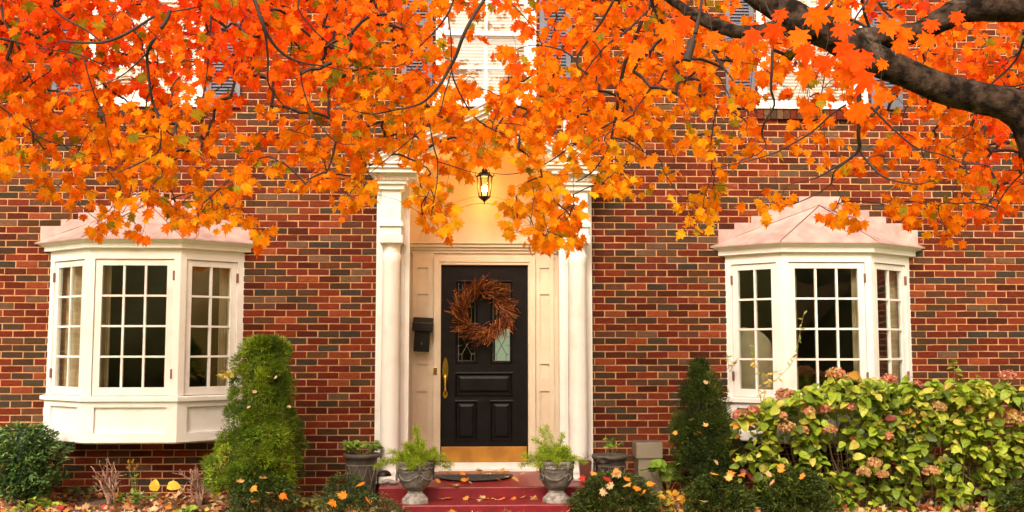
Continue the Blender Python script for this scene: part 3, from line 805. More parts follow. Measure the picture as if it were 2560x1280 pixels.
# ------------------------------------------------------------------ things by the door
# lantern
lx, ly = XP, .12
lz0, lz1 = PZ(1213, 512, ly), PZ(1213, 414, ly); Hn = lz1-lz0
lan = empty('hanging_lantern', (lx, ly, lz1), 'lit black iron lantern hanging under the entry pediment', 'lantern')
c = MB(); ztop = zap-.19
zz = lz1; 
k = 0
while zz < ztop-.001:
    c.tube([(lx+(.006 if k % 2 else 0), ly+(0 if k % 2 else .006), zz), (lx+(.006 if k % 2 else 0), ly+(0 if k % 2 else .006), min(zz+.024, ztop))], .0028, 4)
    c.tube([(lx-(.006 if k % 2 else 0), ly-(0 if k % 2 else .006), zz), (lx-(.006 if k % 2 else 0), ly-(0 if k % 2 else .006), min(zz+.024, ztop))], .0028, 4)
    zz += .022; k += 1
c.lathe([(.05, 0), (.045, .012), (.012, .022)], (lx, ly, ztop-.022), 16); c.build('chain', M_IRON, lan)
f = MB(); f.lathe([(.0, 0), (.006, .012), (.004, .025), (.018, .04), (.05, .065), (.058, .075), (.058, .085)], (lx, ly, lz0), 6)
f.lathe([(.084, 0), (.078, .018), (.045, .05), (.03, .058), (.033, .075), (.018, .09), (.010, .12)], (lx, ly, lz1-.12), 6)
for k in range(6):
    a = PI/3*k; f.tube([(lx+.054*math.cos(a), ly+.054*math.sin(a), lz0+.08), (lx+.076*math.cos(a), ly+.076*math.sin(a), lz1-.115)], .0085, 6)
    f.tube([(lx+.078*math.cos(a), ly+.078*math.sin(a), lz1-.118), (lx+.098*math.cos(a), ly+.098*math.sin(a), lz1-.095), (lx+.09*math.cos(a), ly+.09*math.sin(a), lz1-.075)], [.006,.005,.002], 5)
f.build('lantern_frame', M_IRON, lan)
g = MB(); g.lathe([(.052, .083), (.074, Hn-.118)], (lx, ly, lz0), 6); 
g.f = [q for q in g.f if len(q) == 4]; g.build('lantern_glass', M_LGLASS, lan)
for k in range(3):
    a = 2*PI*k/3+.5; bx_, by_ = lx+.022*math.cos(a), ly+.022*math.sin(a)
    q = MB(); q.lathe([(.008, 0), (.008, .05)], (bx_, by_, lz0+.086), 10); q.build('candle', M_CREAM, lan)
    q = MB(); q.lathe([(.004, 0), (.011, .015), (.010, .03), (.004, .05), (0, .058)], (bx_, by_, lz0+.137), 12); q.build('bulb', M_FLAME, lan, smooth=True)
pl = bpy.data.lights.new('lantern_light', 'POINT'); pl.energy = 9; pl.color = (1, .33, .045); pl.shadow_soft_size = .03
po = bpy.data.objects.new('lantern_light', pl); COL.objects.link(po); po.location = (lx, ly, lz0+.21-.0)
# mailbox
mc = P(1056, 837, YB-.03); mbx = empty('mailbox', mc, 'black metal mailbox hanging slightly askew left of the door', 'mailbox')
sc = (10.5+YB)/2650
m = MB(); 
def rbox(mb, x0, x1, y0, y1, z0, z1): mb.box(x0, x1, y0, y1, z0, z1)
rbox(m, -19*sc, 19*sc, -.075, .02, -42*sc, 22*sc); b1 = m.build('box', M_BLACKBOX, None, bevel=.008); b1.parent = mbx
m = MB(); m.add([(-25*sc,-.015,43*sc),(25*sc,-.015,43*sc),(25*sc,-.10,30*sc),(-25*sc,-.10,30*sc),(-25*sc,-.105,8*sc),(25*sc,-.105,8*sc),(25*sc,.02,8*sc),(-25*sc,.02,8*sc),(-25*sc,.02,43*sc),(25*sc,.02,43*sc)],
    [(0,3,2,1),(3,4,5,2),(4,7,6,5),(8,0,1,9),(0,8,7,4,3),(1,2,5,6,9),(8,9,6,7)]); b2 = m.build('lid', M_BLACKBOX, None, bevel=.008); b2.parent = mbx
m = MB(); m.lathe([(.0, -.004), (.006, 0), (.0, .010)], (0, -.083, -20*sc), 10); m.box(-.002, .002, -.082, -.076, -26*sc, -19*sc); b3 = m.build('latch', M_LEAD, None); b3.parent = mbx
mbx.rotation_euler = (0, R_(3), 0)
dbp = P(1088, 927, YB-.03); m = MB(); m.box(-.018, .018, -.004, .008, -.038, .038); db = m.build('doorbell', M_BRASS, None, bevel=.002)
db.location = dbp; tag(db, 'small brass doorbell plate on the left door casing', 'doorbell'); m = MB(); m.lathe([(.008,0),(.007,.003),(0,.005)], (0,0,0), 10); bb = m.build('button', M_BLACKBOX, None); bb.parent = db; bb.rotation_euler = (PI/2, 0, 0); bb.location = (0, -.004, 0)
# wreath
wc = P(1208, 778, YB-.02); wr = empty('wreath', wc, 'round twig and dried flower wreath hanging on the black door', 'wreath')
Rw = 52*sc; n = 1500; a = RNG.uniform(0, 2*PI, n); rr_ = Rw+RNG.normal(size=n)*.034
pos = np.stack([rr_*np.cos(a), -.02-abs(RNG.normal(size=n))*.022, rr_*np.sin(a)], 1)
tang = np.stack([-np.sin(a), np.zeros(n), np.cos(a)], 1)*-1; rad = np.stack([np.cos(a), np.zeros(n), np.sin(a)], 1)
tip = tang*1.0+rad*RNG.uniform(-.1, 1.5, n)[:, None]+RNG.normal(size=(n, 3))*.32; tip[:, 1] -= .15
T_TW = ([(-.02,0,0),(.02,0,0),(.012,1,.05),(-.012,1,.05),(0,.5,-.03)], [(0,1,4),(1,2,4),(2,3,4),(3,0,4)])
size = RNG.uniform(.04, .165, n)
o = scatter('twigs', T_TW, pos, nvec(n, (0,-1,0), .5), tip, np.stack([size*1.1, size, size], 1), pal(n, [(.20,.045,.012),(.32,.085,.018),(.05,.018,.010),(.55,.20,.035)], [4,4,4,2.5]), M_WREATH); o.parent = wr
n = 520; a = RNG.uniform(0, 2*PI, n); a = a+.25*np.sin(5*a); rr_ = Rw+RNG.uniform(-.07, .15, n); clump = (np.sin(a*5+1) > .2)
a = a[clump]; rr_ = rr_[clump]; n = len(a)
pos = np.stack([rr_*np.cos(a), -.055+RNG.uniform(-.02, .02, n), rr_*np.sin(a)], 1)
o = scatter('dried_flowers', T_SMALL, pos, nvec(n, (0,-1,0), .6), nvec(n, (0, 0, 0), 1), RNG.uniform(.010, .022, n), pal(n, [(.55,.17,.02),(.40,.10,.015),(.65,.28,.04),(.22,.03,.012)], [4,3,1,2]), M_WREATH); o.parent = wr
m = MB(); m.tube([(0, -.02, Rw), (0, -.012, Rw+.10), (0, .03, Rw+.16)], [.010,.008,.008], 6); m.lathe([(0,-.02),(.022,-.01),(.026,0),(.012,.015),(0,.02)], (0,-.02,Rw+.105), 10); hk = m.build('hanger', M_RUST, None); hk.parent = wr

# ---- planters
def greek_key(mb, r, zc, h, c, n=16, t=.006):
    cell = 2*PI/n
    pat = [((0,0),(0,1)),((0,1),(.75,1)),((.75,1),(.75,.3)),((.75,.3),(.38,.3)),((.38,.3),(.38,.62)),((0,0),(1,0))]
    for k in range(n):
        for (a, b) in pat:
            (u0, v0), (u1, v1) = a, b
            if u0 == u1:
                lo_, hi_ = min(v0, v1), max(v0, v1); A0 = cell*(k+u0); w_ = t/r/1.6
                arcseg(mb, r, c, A0-w_/2, A0+w_/2, zc+h*(lo_-.5), zc+h*(hi_-.5)+t*.6)
            else: arcseg(mb, r, c, cell*(k+min(u0, u1)), cell*(k+max(u0, u1)), zc+h*(v0-.5), zc+h*(v0-.5)+t)
def arcseg(mb, r, c, a0, a1, z0, z1, n=3):
    v = []; f = []
    for i in range(n+1):
        a = a0+(a1-a0)*i/n
        for (rr_, z) in ((r-.002, z0), (r+.0045, z0), (r+.0045, z1), (r-.002, z1)): v.append((c[0]+rr_*math.cos(a), c[1]+rr_*math.sin(a), c[2]+z))
    for i in range(n):
        for k in range(4): f.append((i*4+k, (i+1)*4+k, (i+1)*4+(k+1)%4, i*4+(k+1)%4))
    mb.add(v, f)
def make_urn(loc, rot, label):
    u = empty('urn_planter', loc, label, 'planter', 'grey stone urns flanking the steps'); u.rotation_euler.z = rot
    def part(mb, name, mt, smooth=True, bevel=0):
        o = mb.build(name, mt, None, smooth=smooth, bevel=bevel); o.parent = u
        if smooth: 
            for p_ in o.data.polygons: p_.use_smooth = len(p_.vertices) < 6
        return o
    m = MB(); m.lathe([(.125,0),(.125,.035),(.118,.042),(.082,.078),(.07,.088),(.072,.094),(.075,.102),(.060,.108)], (0,0,0), 8, a0=PI/8); part(m, 'pedestal', M_STONEL, False, .003)
    m = MB(); m.lathe([(.055,.106),(.075,.115),(.112,.145),(.140,.19),(.152,.24),(.153,.27),(.155,.275),(.158,.279),(.153,.284),(.155,.335),(.162,.338),(.166,.352),(.163,.368),(.148,.370),(.140,.35),(.0,.345)], (0,0,0), 40); part(m, 'bowl', M_STONE)
    m = MB(); m.lathe([(.1535,.290),(.1562,.291),(.1572,.332),(.155,.333)], (0,0,0), 40); o_ = part(m, 'key_band', M_STONEL)
    m = MB(); greek_key(m, .1575, .311, .027, (0,0,0), 14, .0055); part(m, 'greek_key', M_STONED, False)
    m = MB()
    for k in range(4):
        a = 2*PI*k/4+.25; ca, sa = math.cos(a), math.sin(a); tx, ty = -sa, ca; r0 = .158
        q = lambda u_, w_, z: (ca*(r0+w_)+tx*u_, sa*(r0+w_)+ty*u_, z)
        m.hexa([q(-.013,.014,.255),q(.013,.014,.255),q(.013,-.012,.255),q(-.013,-.012,.255),q(-.015,.018,.36),q(.015,.018,.36),q(.015,-.012,.36),q(-.015,-.012,.36)])
        pts = [q(.028*math.sin(b), .012, .232+.028*math.cos(b)) for b in np.linspace(0, 2*PI, 15)]; m.tube(pts, .006, 6)
    # festoons between the handles
    for k in range(4):
        a0 = 2*PI*k/4+.25; pts = []
        for j in range(13):
            t = j/12; a = a0+t*PI/2; z = .262-.055*math.sin(PI*t); r = .150-(.262-z)*.16; pts.append(((r+.004)*math.cos(a), (r+.004)*math.sin(a), z))
        m.tube(pts, [.005+.007*math.sin(PI*j/12)+.002*(j % 2) for j in range(13)], 6)
    part(m, 'handle_relief', M_STONE)
    m = MB(); m.lathe([(.0,.356),(.14,.354)], (0,0,0), 20); part(m, 'soil', M_SOIL)
    return u
zst = ZS+.0005; UY = YS+.145; urn_l = P(1038, 1250, UY); urn_r = P(1391, 1250, UY)
make_urn((urn_l[0], UY, zst), .0, 'grey stone urn with greek key band at the left end of the lower red step')
make_urn((urn_r[0], UY, zst), .35, 'grey stone urn with greek key band at the right end of the lower red step')
def fern(loc, name, label, reach, n_st, seed, wild):
    rs = np.random.default_rng(seed); e_ = empty(name, loc, label, 'plant', 'feathery ferns in the stone urns')
    sm = MB(); P_ = []; Nn = []; Tt = []; 
    for k in range(n_st):
        a = rs.uniform(0, 2*PI); el = rs.uniform(.15, 1.35); L = reach*rs.uniform(.45, 1.0)
        if k in wild: a, el, L = wild[k]
        dirv = np.array([math.cos(a)*math.cos(el), math.sin(a)*math.cos(el), math.sin(el)]); p = np.array([rs.uniform(-.05,.05), rs.uniform(-.05,.05), 0.]); pts = [p.copy()]
        for j in range(9):
            dirv = dirv+np.array([0,0,-.055]); dirv /= np.linalg.norm(dirv); p = p+dirv*L/9; pts.append(p.copy())
            if j > 1:
                ln = .08*(1-.5*j/9)
                for q in range(80):
                    dv = rs.normal(size=3); dv = dv/np.linalg.norm(dv)+dirv*.5; P_.append(p+dirv*rs.uniform(-.5,.5)*L/9+dv*rs.uniform(0,.6)*ln); Nn.append(rs.normal(size=3)); Tt.append(dv)
        sm.tube(pts, .0016, 4)
    o = sm.build('stems', M_GREENSTEM, None); o.parent = e_
    n = len(P_); s_ = rs.uniform(.014, .032, n)
    o = scatter('fronds', T_NEED, np.array(P_), np.array(Nn), np.array(Tt), np.stack([s_*1.0, s_, s_], 1), pal(n, [(.42,.55,.03),(.30,.46,.03),(.55,.62,.06),(.18,.30,.03)], [4,4,2,2]), M_NEEDLE); o.parent = e_
fern((urn_l[0], UY, zst+.355), 'fern_plant', 'bright green feathery fern in the left stone urn, reaching over both sides', .21, 60, 3, {0:(3.1,.35,.30),1:(3.3,.2,.3),2:(0,.25,.30),3:(.2,.1,.3),4:(2.2,1.3,.30),5:(1.9,1.4,.31),6:(3.0,.6,.26),7:(-.1,.5,.26)})
fern((urn_r[0], UY, zst+.355), 'fern_plant', 'taller looser green fern in the right stone urn leaning left', .18, 44, 5, {0:(3.1,.2,.30),1:(3.0,.35,.28),2:(2.4,1.25,.33),3:(2.2,1.15,.32),4:(.2,.25,.22),5:(2.8,.9,.3),6:(3.3,.5,.28),7:(.8,1.3,.25)})
def round_pot(px, py_top, label):
    Y = -.34; c = P(px, py_top, Y); zt = c[2]; zb = gz(c[0], Y)-.01; H_ = zt-zb; e_ = empty('round_planter', (c[0], Y, zb), label, 'planter', 'dark lattice pots beside the entry')
    r = .172
    m = MB(); m.lathe([(.105,0),(.11,.015),(.118,.03),(r-.03,H_-.10),(r-.022,H_-.045),(r-.006,H_-.04),(r+.006,H_-.022),(r,H_-.002),(r-.018,H_),(r-.03,H_-.01),(r-.034,H_-.03),(0,H_-.035)], (0,0,0), 40)
    o = m.build('pot', M_POT, None, smooth=True); o.parent = e_
    m = MB(); 
    def R1(z): return .118+(r-.03-.118)*(z-.03)/(H_-.13)+.004
    for z in (H_-.105, .055): m.tube([(R1(z)*math.cos(t), R1(z)*math.sin(t), z) for t in np.linspace(0, 2*PI, 37)], .005, 5)
    N_ = 9
    for k in range(N_):
        for s in (-1, 1):
            pts = []
            for j in range(9):
                t = j/8; z = .055+(H_-.16)*t; a = 2*PI*(k+s*(t-.5)*.95)/N_; pts.append((R1(z)*math.cos(a), R1(z)*math.sin(a), z))
            m.tube(pts, .0042, 5)
    o = m.build('lattice_relief', M_POTRIB, None); o.parent = e_
    m = MB(); m.lathe([(0,H_-.022),(.14,H_-.026)], (0,0,0), 20); o = m.build('soil', M_SOIL, None); o.parent = e_
    return np.array([c[0], Y, zt-.02])
def leafy(loc, name, label, n_st, hgt, spread, lsize, tm, cols, seed, cat='plant', group=None, per=3, up=.9, stemmat=None, stemr=.0018, droop=.05):
    rs = np.random.default_rng(seed); e_ = empty(name, loc, label, cat, group); sm = MB(); P_, N_, T_, S_ = [], [], [], []
    for k in range(n_st):
        a = rs.uniform(0, 2*PI); el = rs.uniform(up*.55, min(1.5, up*1.45)); L = hgt*rs.uniform(.5, 1)/max(.4, math.sin(el))*1; L = min(L, hgt*1.15)
        dirv = np.array([math.cos(a)*math.cos(el)*spread, math.sin(a)*math.cos(el)*spread, math.sin(el)]); dirv /= np.linalg.norm(dirv)
        p = np.array([rs.uniform(-.04,.04), rs.uniform(-.04,.04), 0.]); pts = [p.copy()]
        for j in range(6):
            dirv = dirv+np.array([0,0,-droop]); dirv /= np.linalg.norm(dirv); p = p+dirv*L/6; pts.append(p.copy())
            if j >= 6-per or j == 5:
                q = 2 if j < 5 else 3
                for _ in range(q):
                    b = rs.uniform(0, 2*PI); T = dirv*.4+np.array([math.cos(b), math.sin(b), rs.uniform(-.2,.5)]); P_.append(p.copy()); T_.append(T); N_.append(np.array([0,-.35,1])+rs.normal(size=3)*.4); S_.append(lsize*rs.uniform(.65,1.2))
        sm.tube(pts, stemr, 4)
    o = sm.build('stems', stemmat or M_GREENSTEM, None); o.parent = e_
    n = len(P_); o = scatter('leaves', tm, np.array(P_), np.array(N_), np.array(T_), np.array(S_), pal(n, *cols), M_GREEN, curl=rs.normal(size=n)*.12-.1); o.parent = e_
    return e_
GR1 = ([(.17,.30,.035),(.26,.40,.05),(.10,.20,.03)], [4,3,2])
pt = round_pot(904, 1133, 'dark round pot with lattice pattern standing left of the entry columns')
leafy(pt, 'geranium_plant', 'light green round-leaved plant filling the left lattice pot', 18, .15, 1.2, .05, T_ROUND, GR1, 11, per=3)
pt = round_pot(1525, 1136, 'dark round pot with lattice pattern standing right of the entry columns')
leafy(pt, 'geranium_plant', 'sparse green plant with a few stems in the right lattice pot', 7, .17, .8, .042, T_ROUND, GR1, 12, per=2, up=1.1)
# square rusty pot
c = P(1463, 1188, -.30); zg = ZL
sq = empty('square_planter', (c[0], -.30, zg), 'small square dark rust planter beside the right column', 'planter')
m = MB(); hq = PZ(1463, 1152, -.30)-zg; v = [(-.045,-.045,0),(.045,-.045,0),(.045,.045,0),(-.045,.045,0),(-.058,-.058,hq),(.058,-.058,hq),(.058,.058,hq),(-.058,.058,hq)]
m.add(v, BF); o = m.build('pot', M_RUST, None, bevel=.004); o.parent = sq
m = MB(); m.box(-.05,.05,-.05,.05,hq,hq+.003); o = m.build('soil', M_SOIL, None); o.parent = sq
dp = empty('dead_plant', (c[0], -.30, zg+hq+.002), 'thin dry twigs arching out of the small square planter', 'plant'); m = MB()
for k in range(9):
    a = random.uniform(0, 2*PI); p = np.array([0,0,0.]); dv = np.array([math.cos(a)*.6, math.sin(a)*.3, 1.]); pts = [p.copy()]
    for j in range(7): dv = dv/np.linalg.norm(dv)+np.array([.05*math.cos(a),0,-.22]); p = p+dv*.022; pts.append(p.copy())
    m.tube(pts, [.0018*(1-j/10) for j in range(8)], 4)
o = m.build('twigs', M_DEAD, None); o.parent = dp
# path lights
def path_light(px, py, Y, pyb, label):
    c = P(px, py, Y); zb = gz(c[0], Y)-.03; e_ = empty('path_light', (c[0], Y, zb), label, 'light', 'mushroom path lights in the flower bed'); h = c[2]-zb
    m = MB(); m.tube([(-.045,0,0), (-.045,0,h-.02), (-.03,0,h+.012), (0,0,h+.02)], .008, 8); o = m.build('post', M_IRON, None, smooth=True); o.parent = e_
    m = MB(); m.lathe([(.068,-.012),(.066,.0),(.052,.022),(.028,.036),(0,.040)], (.012,0,h), 24); m.lathe([(.066,-.011),(.05,-.004),(0,.0)], (.012,0,h), 24); o = m.build('shade', M_IRON, None, smooth=True); o.parent = e_
path_light(957, 1186, -.62, 1240, 'dark metal path light with mushroom shade left of the red landing')
path_light(1504, 1155, -.62, 1230, 'dark metal path light with mushroom shade in front of the right lattice pot')
# rocks on landing
for i, (px, py, s_) in enumerate(((955, 1204, .05), (985, 1207, .045), (970, 1192, .055))):
    c = P(px, py, -.40+.09*(i == 2)); m = MB(); prof = [(0,-.5),(.7,-.42),(1,0),(.8,.4),(.35,.62),(0,.66)]
    m.lathe([(r*s_, z*s_*.8) for r, z in prof], (0,0,0), 9); m.v = [tuple(np.array(q)*(1+.25*noise.noise(Vector(q)*30+Vector((i*3,0,0))))*np.array([1.2,1,.8])) for q in m.v]
    o = m.build('rock', M_ROCK, None, smooth=True); o.location = (c[0], -.40+.1*(i == 2), ZL+s_*.3); o.rotation_euler.z = i*1.3
    tag(o, ['leftmost pale grey rock of the three on the landing beside the left urn', 'pale grey rock on the landing touching the left urn', 'rearmost pale grey rock of the three on the landing, by the column base'][i], 'rock')
# mats
m = MB(); x0, x1 = PX(1095, 1185, .35), PX(1275, 1185, .35); m.box(x0, x1, .02, .53, ZL+.001, ZL+.012); mt1 = m.build('doormat', M_MAT1, None, bevel=.003); tag(mt1, 'brown rectangular coir doormat against the threshold', 'doormat')
m = MB(); cx = (PX(1082, 1200, -.1)+PX(1285, 1200, -.1))/2; rx = (PX(1285, 1200, -.1)-PX(1082, 1200, -.1))/2
m.prism([(cx+rx*math.cos(t), .16+.44*math.sin(t)) for t in np.linspace(PI, 2*PI, 40)], ZL+.0125, ZL+.024); mt2 = m.build('doormat', M_MAT2, None, bevel=.003); tag(mt2, 'black half-round rubber doormat overlapping the brown mat', 'doormat')
rb = MB()
for k in range(1, 5):
    rb.tube([(cx+rx*k/5.2*math.cos(t), .155+.44*k/5.2*math.sin(t), ZL+.026) for t in np.linspace(PI*1.01, 1.99*PI, 30)], .006, 5)
rbo = rb.build('raised_ribs', M_MAT2, mt2)
# utility box
uy = -.16; ux0, ux1 = PX(1596, 1160, uy-.1), PX(1655, 1160, uy-.1); uz1 = PZ(1620, 1107, uy-.1); uzb = gz(0, -.2)-.02
ub = empty('utility_box', ((ux0+ux1)/2, uy, uzb), 'beige metal utility box standing against the brick wall', 'utility box')
m = MB(); m.box(ux0, ux1, -.26, -.012, uzb, uz1-.15); m.build('cabinet', M_UTIL, ub, bevel=.004)
m = MB(); m.box(ux0-.02, ux1+.006, -.275, -.011, uz1-.149, uz1); m.build('cover', M_UTIL, ub, bevel=.005)
m = MB(); m.box(ux0-.012, ux1+.002, -.268, -.012, uz1+.0005, uz1+.006); m.build('cover_cap', M_LEAD, ub)

# armchair seen through right bay
acx, acy = PX(1858, 850, .3), .26
ac = empty('armchair', (acx, acy, .25), 'cream upholstered wing armchair inside the right bay window', 'armchair')
m = MB()
prof = [(-.28,0),(.28,0),(.30,.6),(.27,.86),(.16,.97),(0,1.0),(-.16,.97),(-.27,.86),(-.30,.6)]
m.yprism([(x, z+.38) for x, z in prof], -.06, .06); o = m.build('backrest', M_CHAIR, None, smooth=False, bevel=.04); o.parent = ac
m = MB(); m.box(-.3,.3,.06,.62,.18,.45); o = m.build('seat', M_CHAIR, None, bevel=.03); o.parent = ac
for s in (-1, 1):
    m = MB(); m.box(s*.37-.06, s*.37+.06, .0, .62, .18, .62); o = m.build('armrest', M_CHAIR, None, bevel=.04); o.parent = ac
    for y in (.05, .55):
        m = MB(); m.tube([(s*.3, y, 0), (s*.3, y, .18)], [.015,.025], 6); o = m.build('leg', M_SEAM, None); o.parent = ac

# ------------------------------------------------------------------ shrubs and conifers
def profile_bush(name, label, cat, cx, Y, rings, n, tm, sz, cols, mt, seed, depth=.9, lump=.22, lumpf=4.5, up=.35, group=None, wid=1.0, core=True):
    """rings: list of (pixel y, pixel left, pixel right) read off the outline; the plant is round in plan."""
    rs = np.random.default_rng(seed); zs = []; 
    for (py, pl, pr) in rings:
        a = P(pl, py, Y); b = P(pr, py, Y); zs.append((a[2], (a[0]+b[0])/2, (b[0]-a[0])/2))
    zs.sort(); Z = np.array([z[0] for z in zs]); CX = np.array([z[1] for z in zs]); RR = np.array([z[2] for z in zs])
    zb = gz(cx, Y); base = (float(CX[0]), Y, zb)
    e_ = empty(name, base, label, cat, group)
    H_ = Z[-1]-Z[0]
    # area-weighted sampling
    z = rs.uniform(Z[0], Z[-1], n*3); rad = np.interp(z, Z, RR); keep = rs.uniform(0, RR.max(), n*3) < rad+.02; z = z[keep][:n]; n = len(z)
    rad = np.interp(z, Z, RR); cxs = np.interp(z, Z, CX); a = rs.uniform(0, 2*PI, n); a = np.where(rs.uniform(size=n) < .25, -PI/2+rs.normal(size=n)*.9, a)
    lp = np.array([noise.noise(Vector((math.cos(t)*rr*lumpf*1.0, math.sin(t)*rr*lumpf, zz*lumpf))+Vector((seed, 0, 0))) for t, rr, zz in zip(a, rad+.12, z)])
    lp2 = np.array([noise.noise(Vector((math.cos(t)*rr*lumpf*2.6, math.sin(t)*rr*lumpf*2.6, zz*lumpf*2.6))+Vector((seed, 9, 0))) for t, rr, zz in zip(a, rad+.12, z)])
    inw = 1.04-np.abs(rs.normal(size=n))*.16
    r = rad*inw*(1+lump*lp+lump*.6*lp2)+.0
    pos = np.stack([cxs+r*np.cos(a), Y+r*np.sin(a)*depth, z+.03*lp], 1)
    out = np.stack([np.cos(a), np.sin(a), np.full(n, up)], 1)
    tip = out+rs.normal(size=(n, 3))*.55; nr = np.stack([np.zeros(n), -np.ones(n)*.3, np.ones(n)], 1)+rs.normal(size=(n, 3))*.6
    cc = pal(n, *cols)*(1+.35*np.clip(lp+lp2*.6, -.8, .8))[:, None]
    s_ = rs.uniform(.7, 1.25, n)*sz
    if core:
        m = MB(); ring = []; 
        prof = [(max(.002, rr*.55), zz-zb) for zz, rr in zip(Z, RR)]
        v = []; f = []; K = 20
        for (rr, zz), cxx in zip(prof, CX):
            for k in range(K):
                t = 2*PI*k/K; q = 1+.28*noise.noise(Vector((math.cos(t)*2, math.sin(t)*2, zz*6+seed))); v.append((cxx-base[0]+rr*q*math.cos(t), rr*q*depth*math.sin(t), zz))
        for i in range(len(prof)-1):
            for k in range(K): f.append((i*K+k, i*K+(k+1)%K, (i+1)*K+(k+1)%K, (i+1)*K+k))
        m.add(v, f, tuple(np.array(cols[0]).min(0)*.5)); o = m.build('shaded_core', mt, None, smooth=True); o.parent = e_  # inner mass in darkened leaf colour, shade of the gaps put into it
    m = MB(); m.tube([(0,0,-.02), (0,0,(Z[0]-zb)+H_*.5)], [.03,.012], 8); o = m.build('trunk', M_BARK, None); o.parent = e_
    return e_, pos, nr, tip, s_, np.clip(cc, .001, 1), zs
SPR = ([(.15,.26,.012),(.23,.34,.018),(.08,.15,.010),(.34,.44,.035)], [4,4,3,1.5])
def spruce(label, rings, Y, n, cols, seed, sz, name='dwarf_spruce', cl_r=.115, nb=190):
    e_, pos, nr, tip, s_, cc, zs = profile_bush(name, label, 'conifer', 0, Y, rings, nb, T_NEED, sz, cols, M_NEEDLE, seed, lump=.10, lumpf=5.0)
    # boughs: round puffs of needles with gaps between them
    rs = np.random.default_rng(seed+100); kp = len(pos); pr = cl_r*rs.uniform(.45, 1.3, kp); cx = np.interp(pos[:, 2], [z[0] for z in zs], [z[1] for z in zs])
    pr = np.minimum(pr, .62*np.interp(pos[:, 2], [z[0] for z in zs], [z[2] for z in zs])+.012); pull = np.stack([cx-pos[:, 0], Y-pos[:, 1], np.zeros(kp)], 1); L = np.linalg.norm(pull, axis=1, keepdims=True)+1e-6; pos = pos+pull/L*np.minimum(pr[:, None]*.62, L)
    pos[:, 2] = np.minimum(pos[:, 2], zs[-1][0]-pr*.95-sz*.3); per = int(n*9/kp); idx = np.repeat(np.arange(kp), per); m_ = len(idx); d_ = rs.normal(size=(m_, 3)); d_ /= np.linalg.norm(d_, axis=1, keepdims=True)
    outw = -pull/L; d_ = d_+outw[idx]*.5+np.array([0,0,.55]); d_ /= np.linalg.norm(d_, axis=1, keepdims=True)
    p = pos[idx]+d_*(pr[idx]*rs.uniform(.55, 1.0, m_))[:, None]
    s2 = sz*rs.uniform(.6, 1.2, m_); c2 = (pal(kp, *cols)*rs.uniform(.5, 1.4, (kp, 1)))[idx]*rs.uniform(.75, 1.25, (m_, 1)); c2 = c2
    scatter('needles', T_NEED, p, nvec(m_), d_+rs.normal(size=(m_, 3))*.45, np.stack([s2*1.2, s2, s2], 1), np.clip(c2, .001, 1), M_NEEDLE, e_)
    return e_
spruce('plump bright green dwarf spruce under the right edge of the left bay window',
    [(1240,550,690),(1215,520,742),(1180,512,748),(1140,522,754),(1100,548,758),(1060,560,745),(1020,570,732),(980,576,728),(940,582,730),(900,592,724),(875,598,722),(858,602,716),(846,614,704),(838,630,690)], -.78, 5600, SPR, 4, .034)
SPR2 = ([(.055,.085,.012),(.035,.058,.009),(.095,.13,.018)], [4,3,2])
spruce('dark narrow cone-shaped spruce left of the right bay window',
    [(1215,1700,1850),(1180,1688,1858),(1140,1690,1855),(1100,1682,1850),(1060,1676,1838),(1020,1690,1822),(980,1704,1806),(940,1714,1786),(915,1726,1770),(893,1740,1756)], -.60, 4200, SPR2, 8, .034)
BOX = ([(.06,.11,.022),(.10,.16,.035),(.03,.06,.014),(.19,.26,.09)], [4,3,3,1.2])
YEW = ([(.06,.095,.016),(.09,.13,.02),(.035,.055,.010),(.15,.19,.04)], [4,3,3,1])
def boxwood(label, rings, Y, n, cols, seed, sz, tm=T_SMALL, name='boxwood_shrub', group='low clipped shrubs in front of the house', **kw):
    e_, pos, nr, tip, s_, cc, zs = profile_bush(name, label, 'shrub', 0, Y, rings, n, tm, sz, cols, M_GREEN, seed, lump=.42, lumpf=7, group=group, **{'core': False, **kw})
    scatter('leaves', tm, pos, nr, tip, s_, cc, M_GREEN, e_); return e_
def dome(x0, x1, ytop, ybot):
    out = []; xm = (x0+x1)/2; h = (x1-x0)/2
    for t in (0, .2, .4, .6, .78, .9, .97, 1): q = math.sqrt(max(0, 1-(t*.98)**2.6)); out.append((ybot+(ytop-ybot)*t, xm-h*q*(.86+.14*min(1, t*3)), xm+h*q*(.86+.14*min(1, t*3))))
    return out
boxwood('round glossy boxwood directly in front of the bright spruce', dome(572, 738, 1186, 1300), -1.0, 5000, BOX, 21, .024)
boxwood('small boxwood below the left lattice pot', dome(812, 918, 1186, 1262), -.75, 2600, BOX, 22, .022)
boxwood('low wide boxwood at the picture bottom left of the lower step', dome(790, 1002, 1234, 1320), -1.05, 4200, BOX, 23, .022)
boxwood('dark needled shrub dotted with fallen leaves right of the right urn', dome(1432, 1640, 1184, 1310), -.95, 12000, YEW, 24, .034, T_NEEDW := ([(-.2,0,0),(.2,0,0),(0,1,.03)], [(0,1,2)]), name='yew_shrub')
boxwood('dark needled shrub at the foot of the dark spruce', dome(1716, 1872, 1186, 1310), -.95, 10000, YEW, 25, .034, T_NEEDW, name='yew_shrub')
boxwood('dark needled shrub in front of the hydrangea', dome(1900, 2075, 1172, 1310), -1.0, 10000, YEW, 26, .034, T_NEEDW, name='yew_shrub')
boxwood('dark needled shrub at the right picture edge below the hydrangea', dome(2500, 2640, 1205, 1310), -1.05, 6000, YEW, 27, .034, T_NEEDW, name='yew_shrub')
NAND = ([(.06,.14,.04),(.11,.20,.05),(.035,.08,.03),(.20,.30,.06),(.28,.07,.02)], [4,4,3,2,.07])
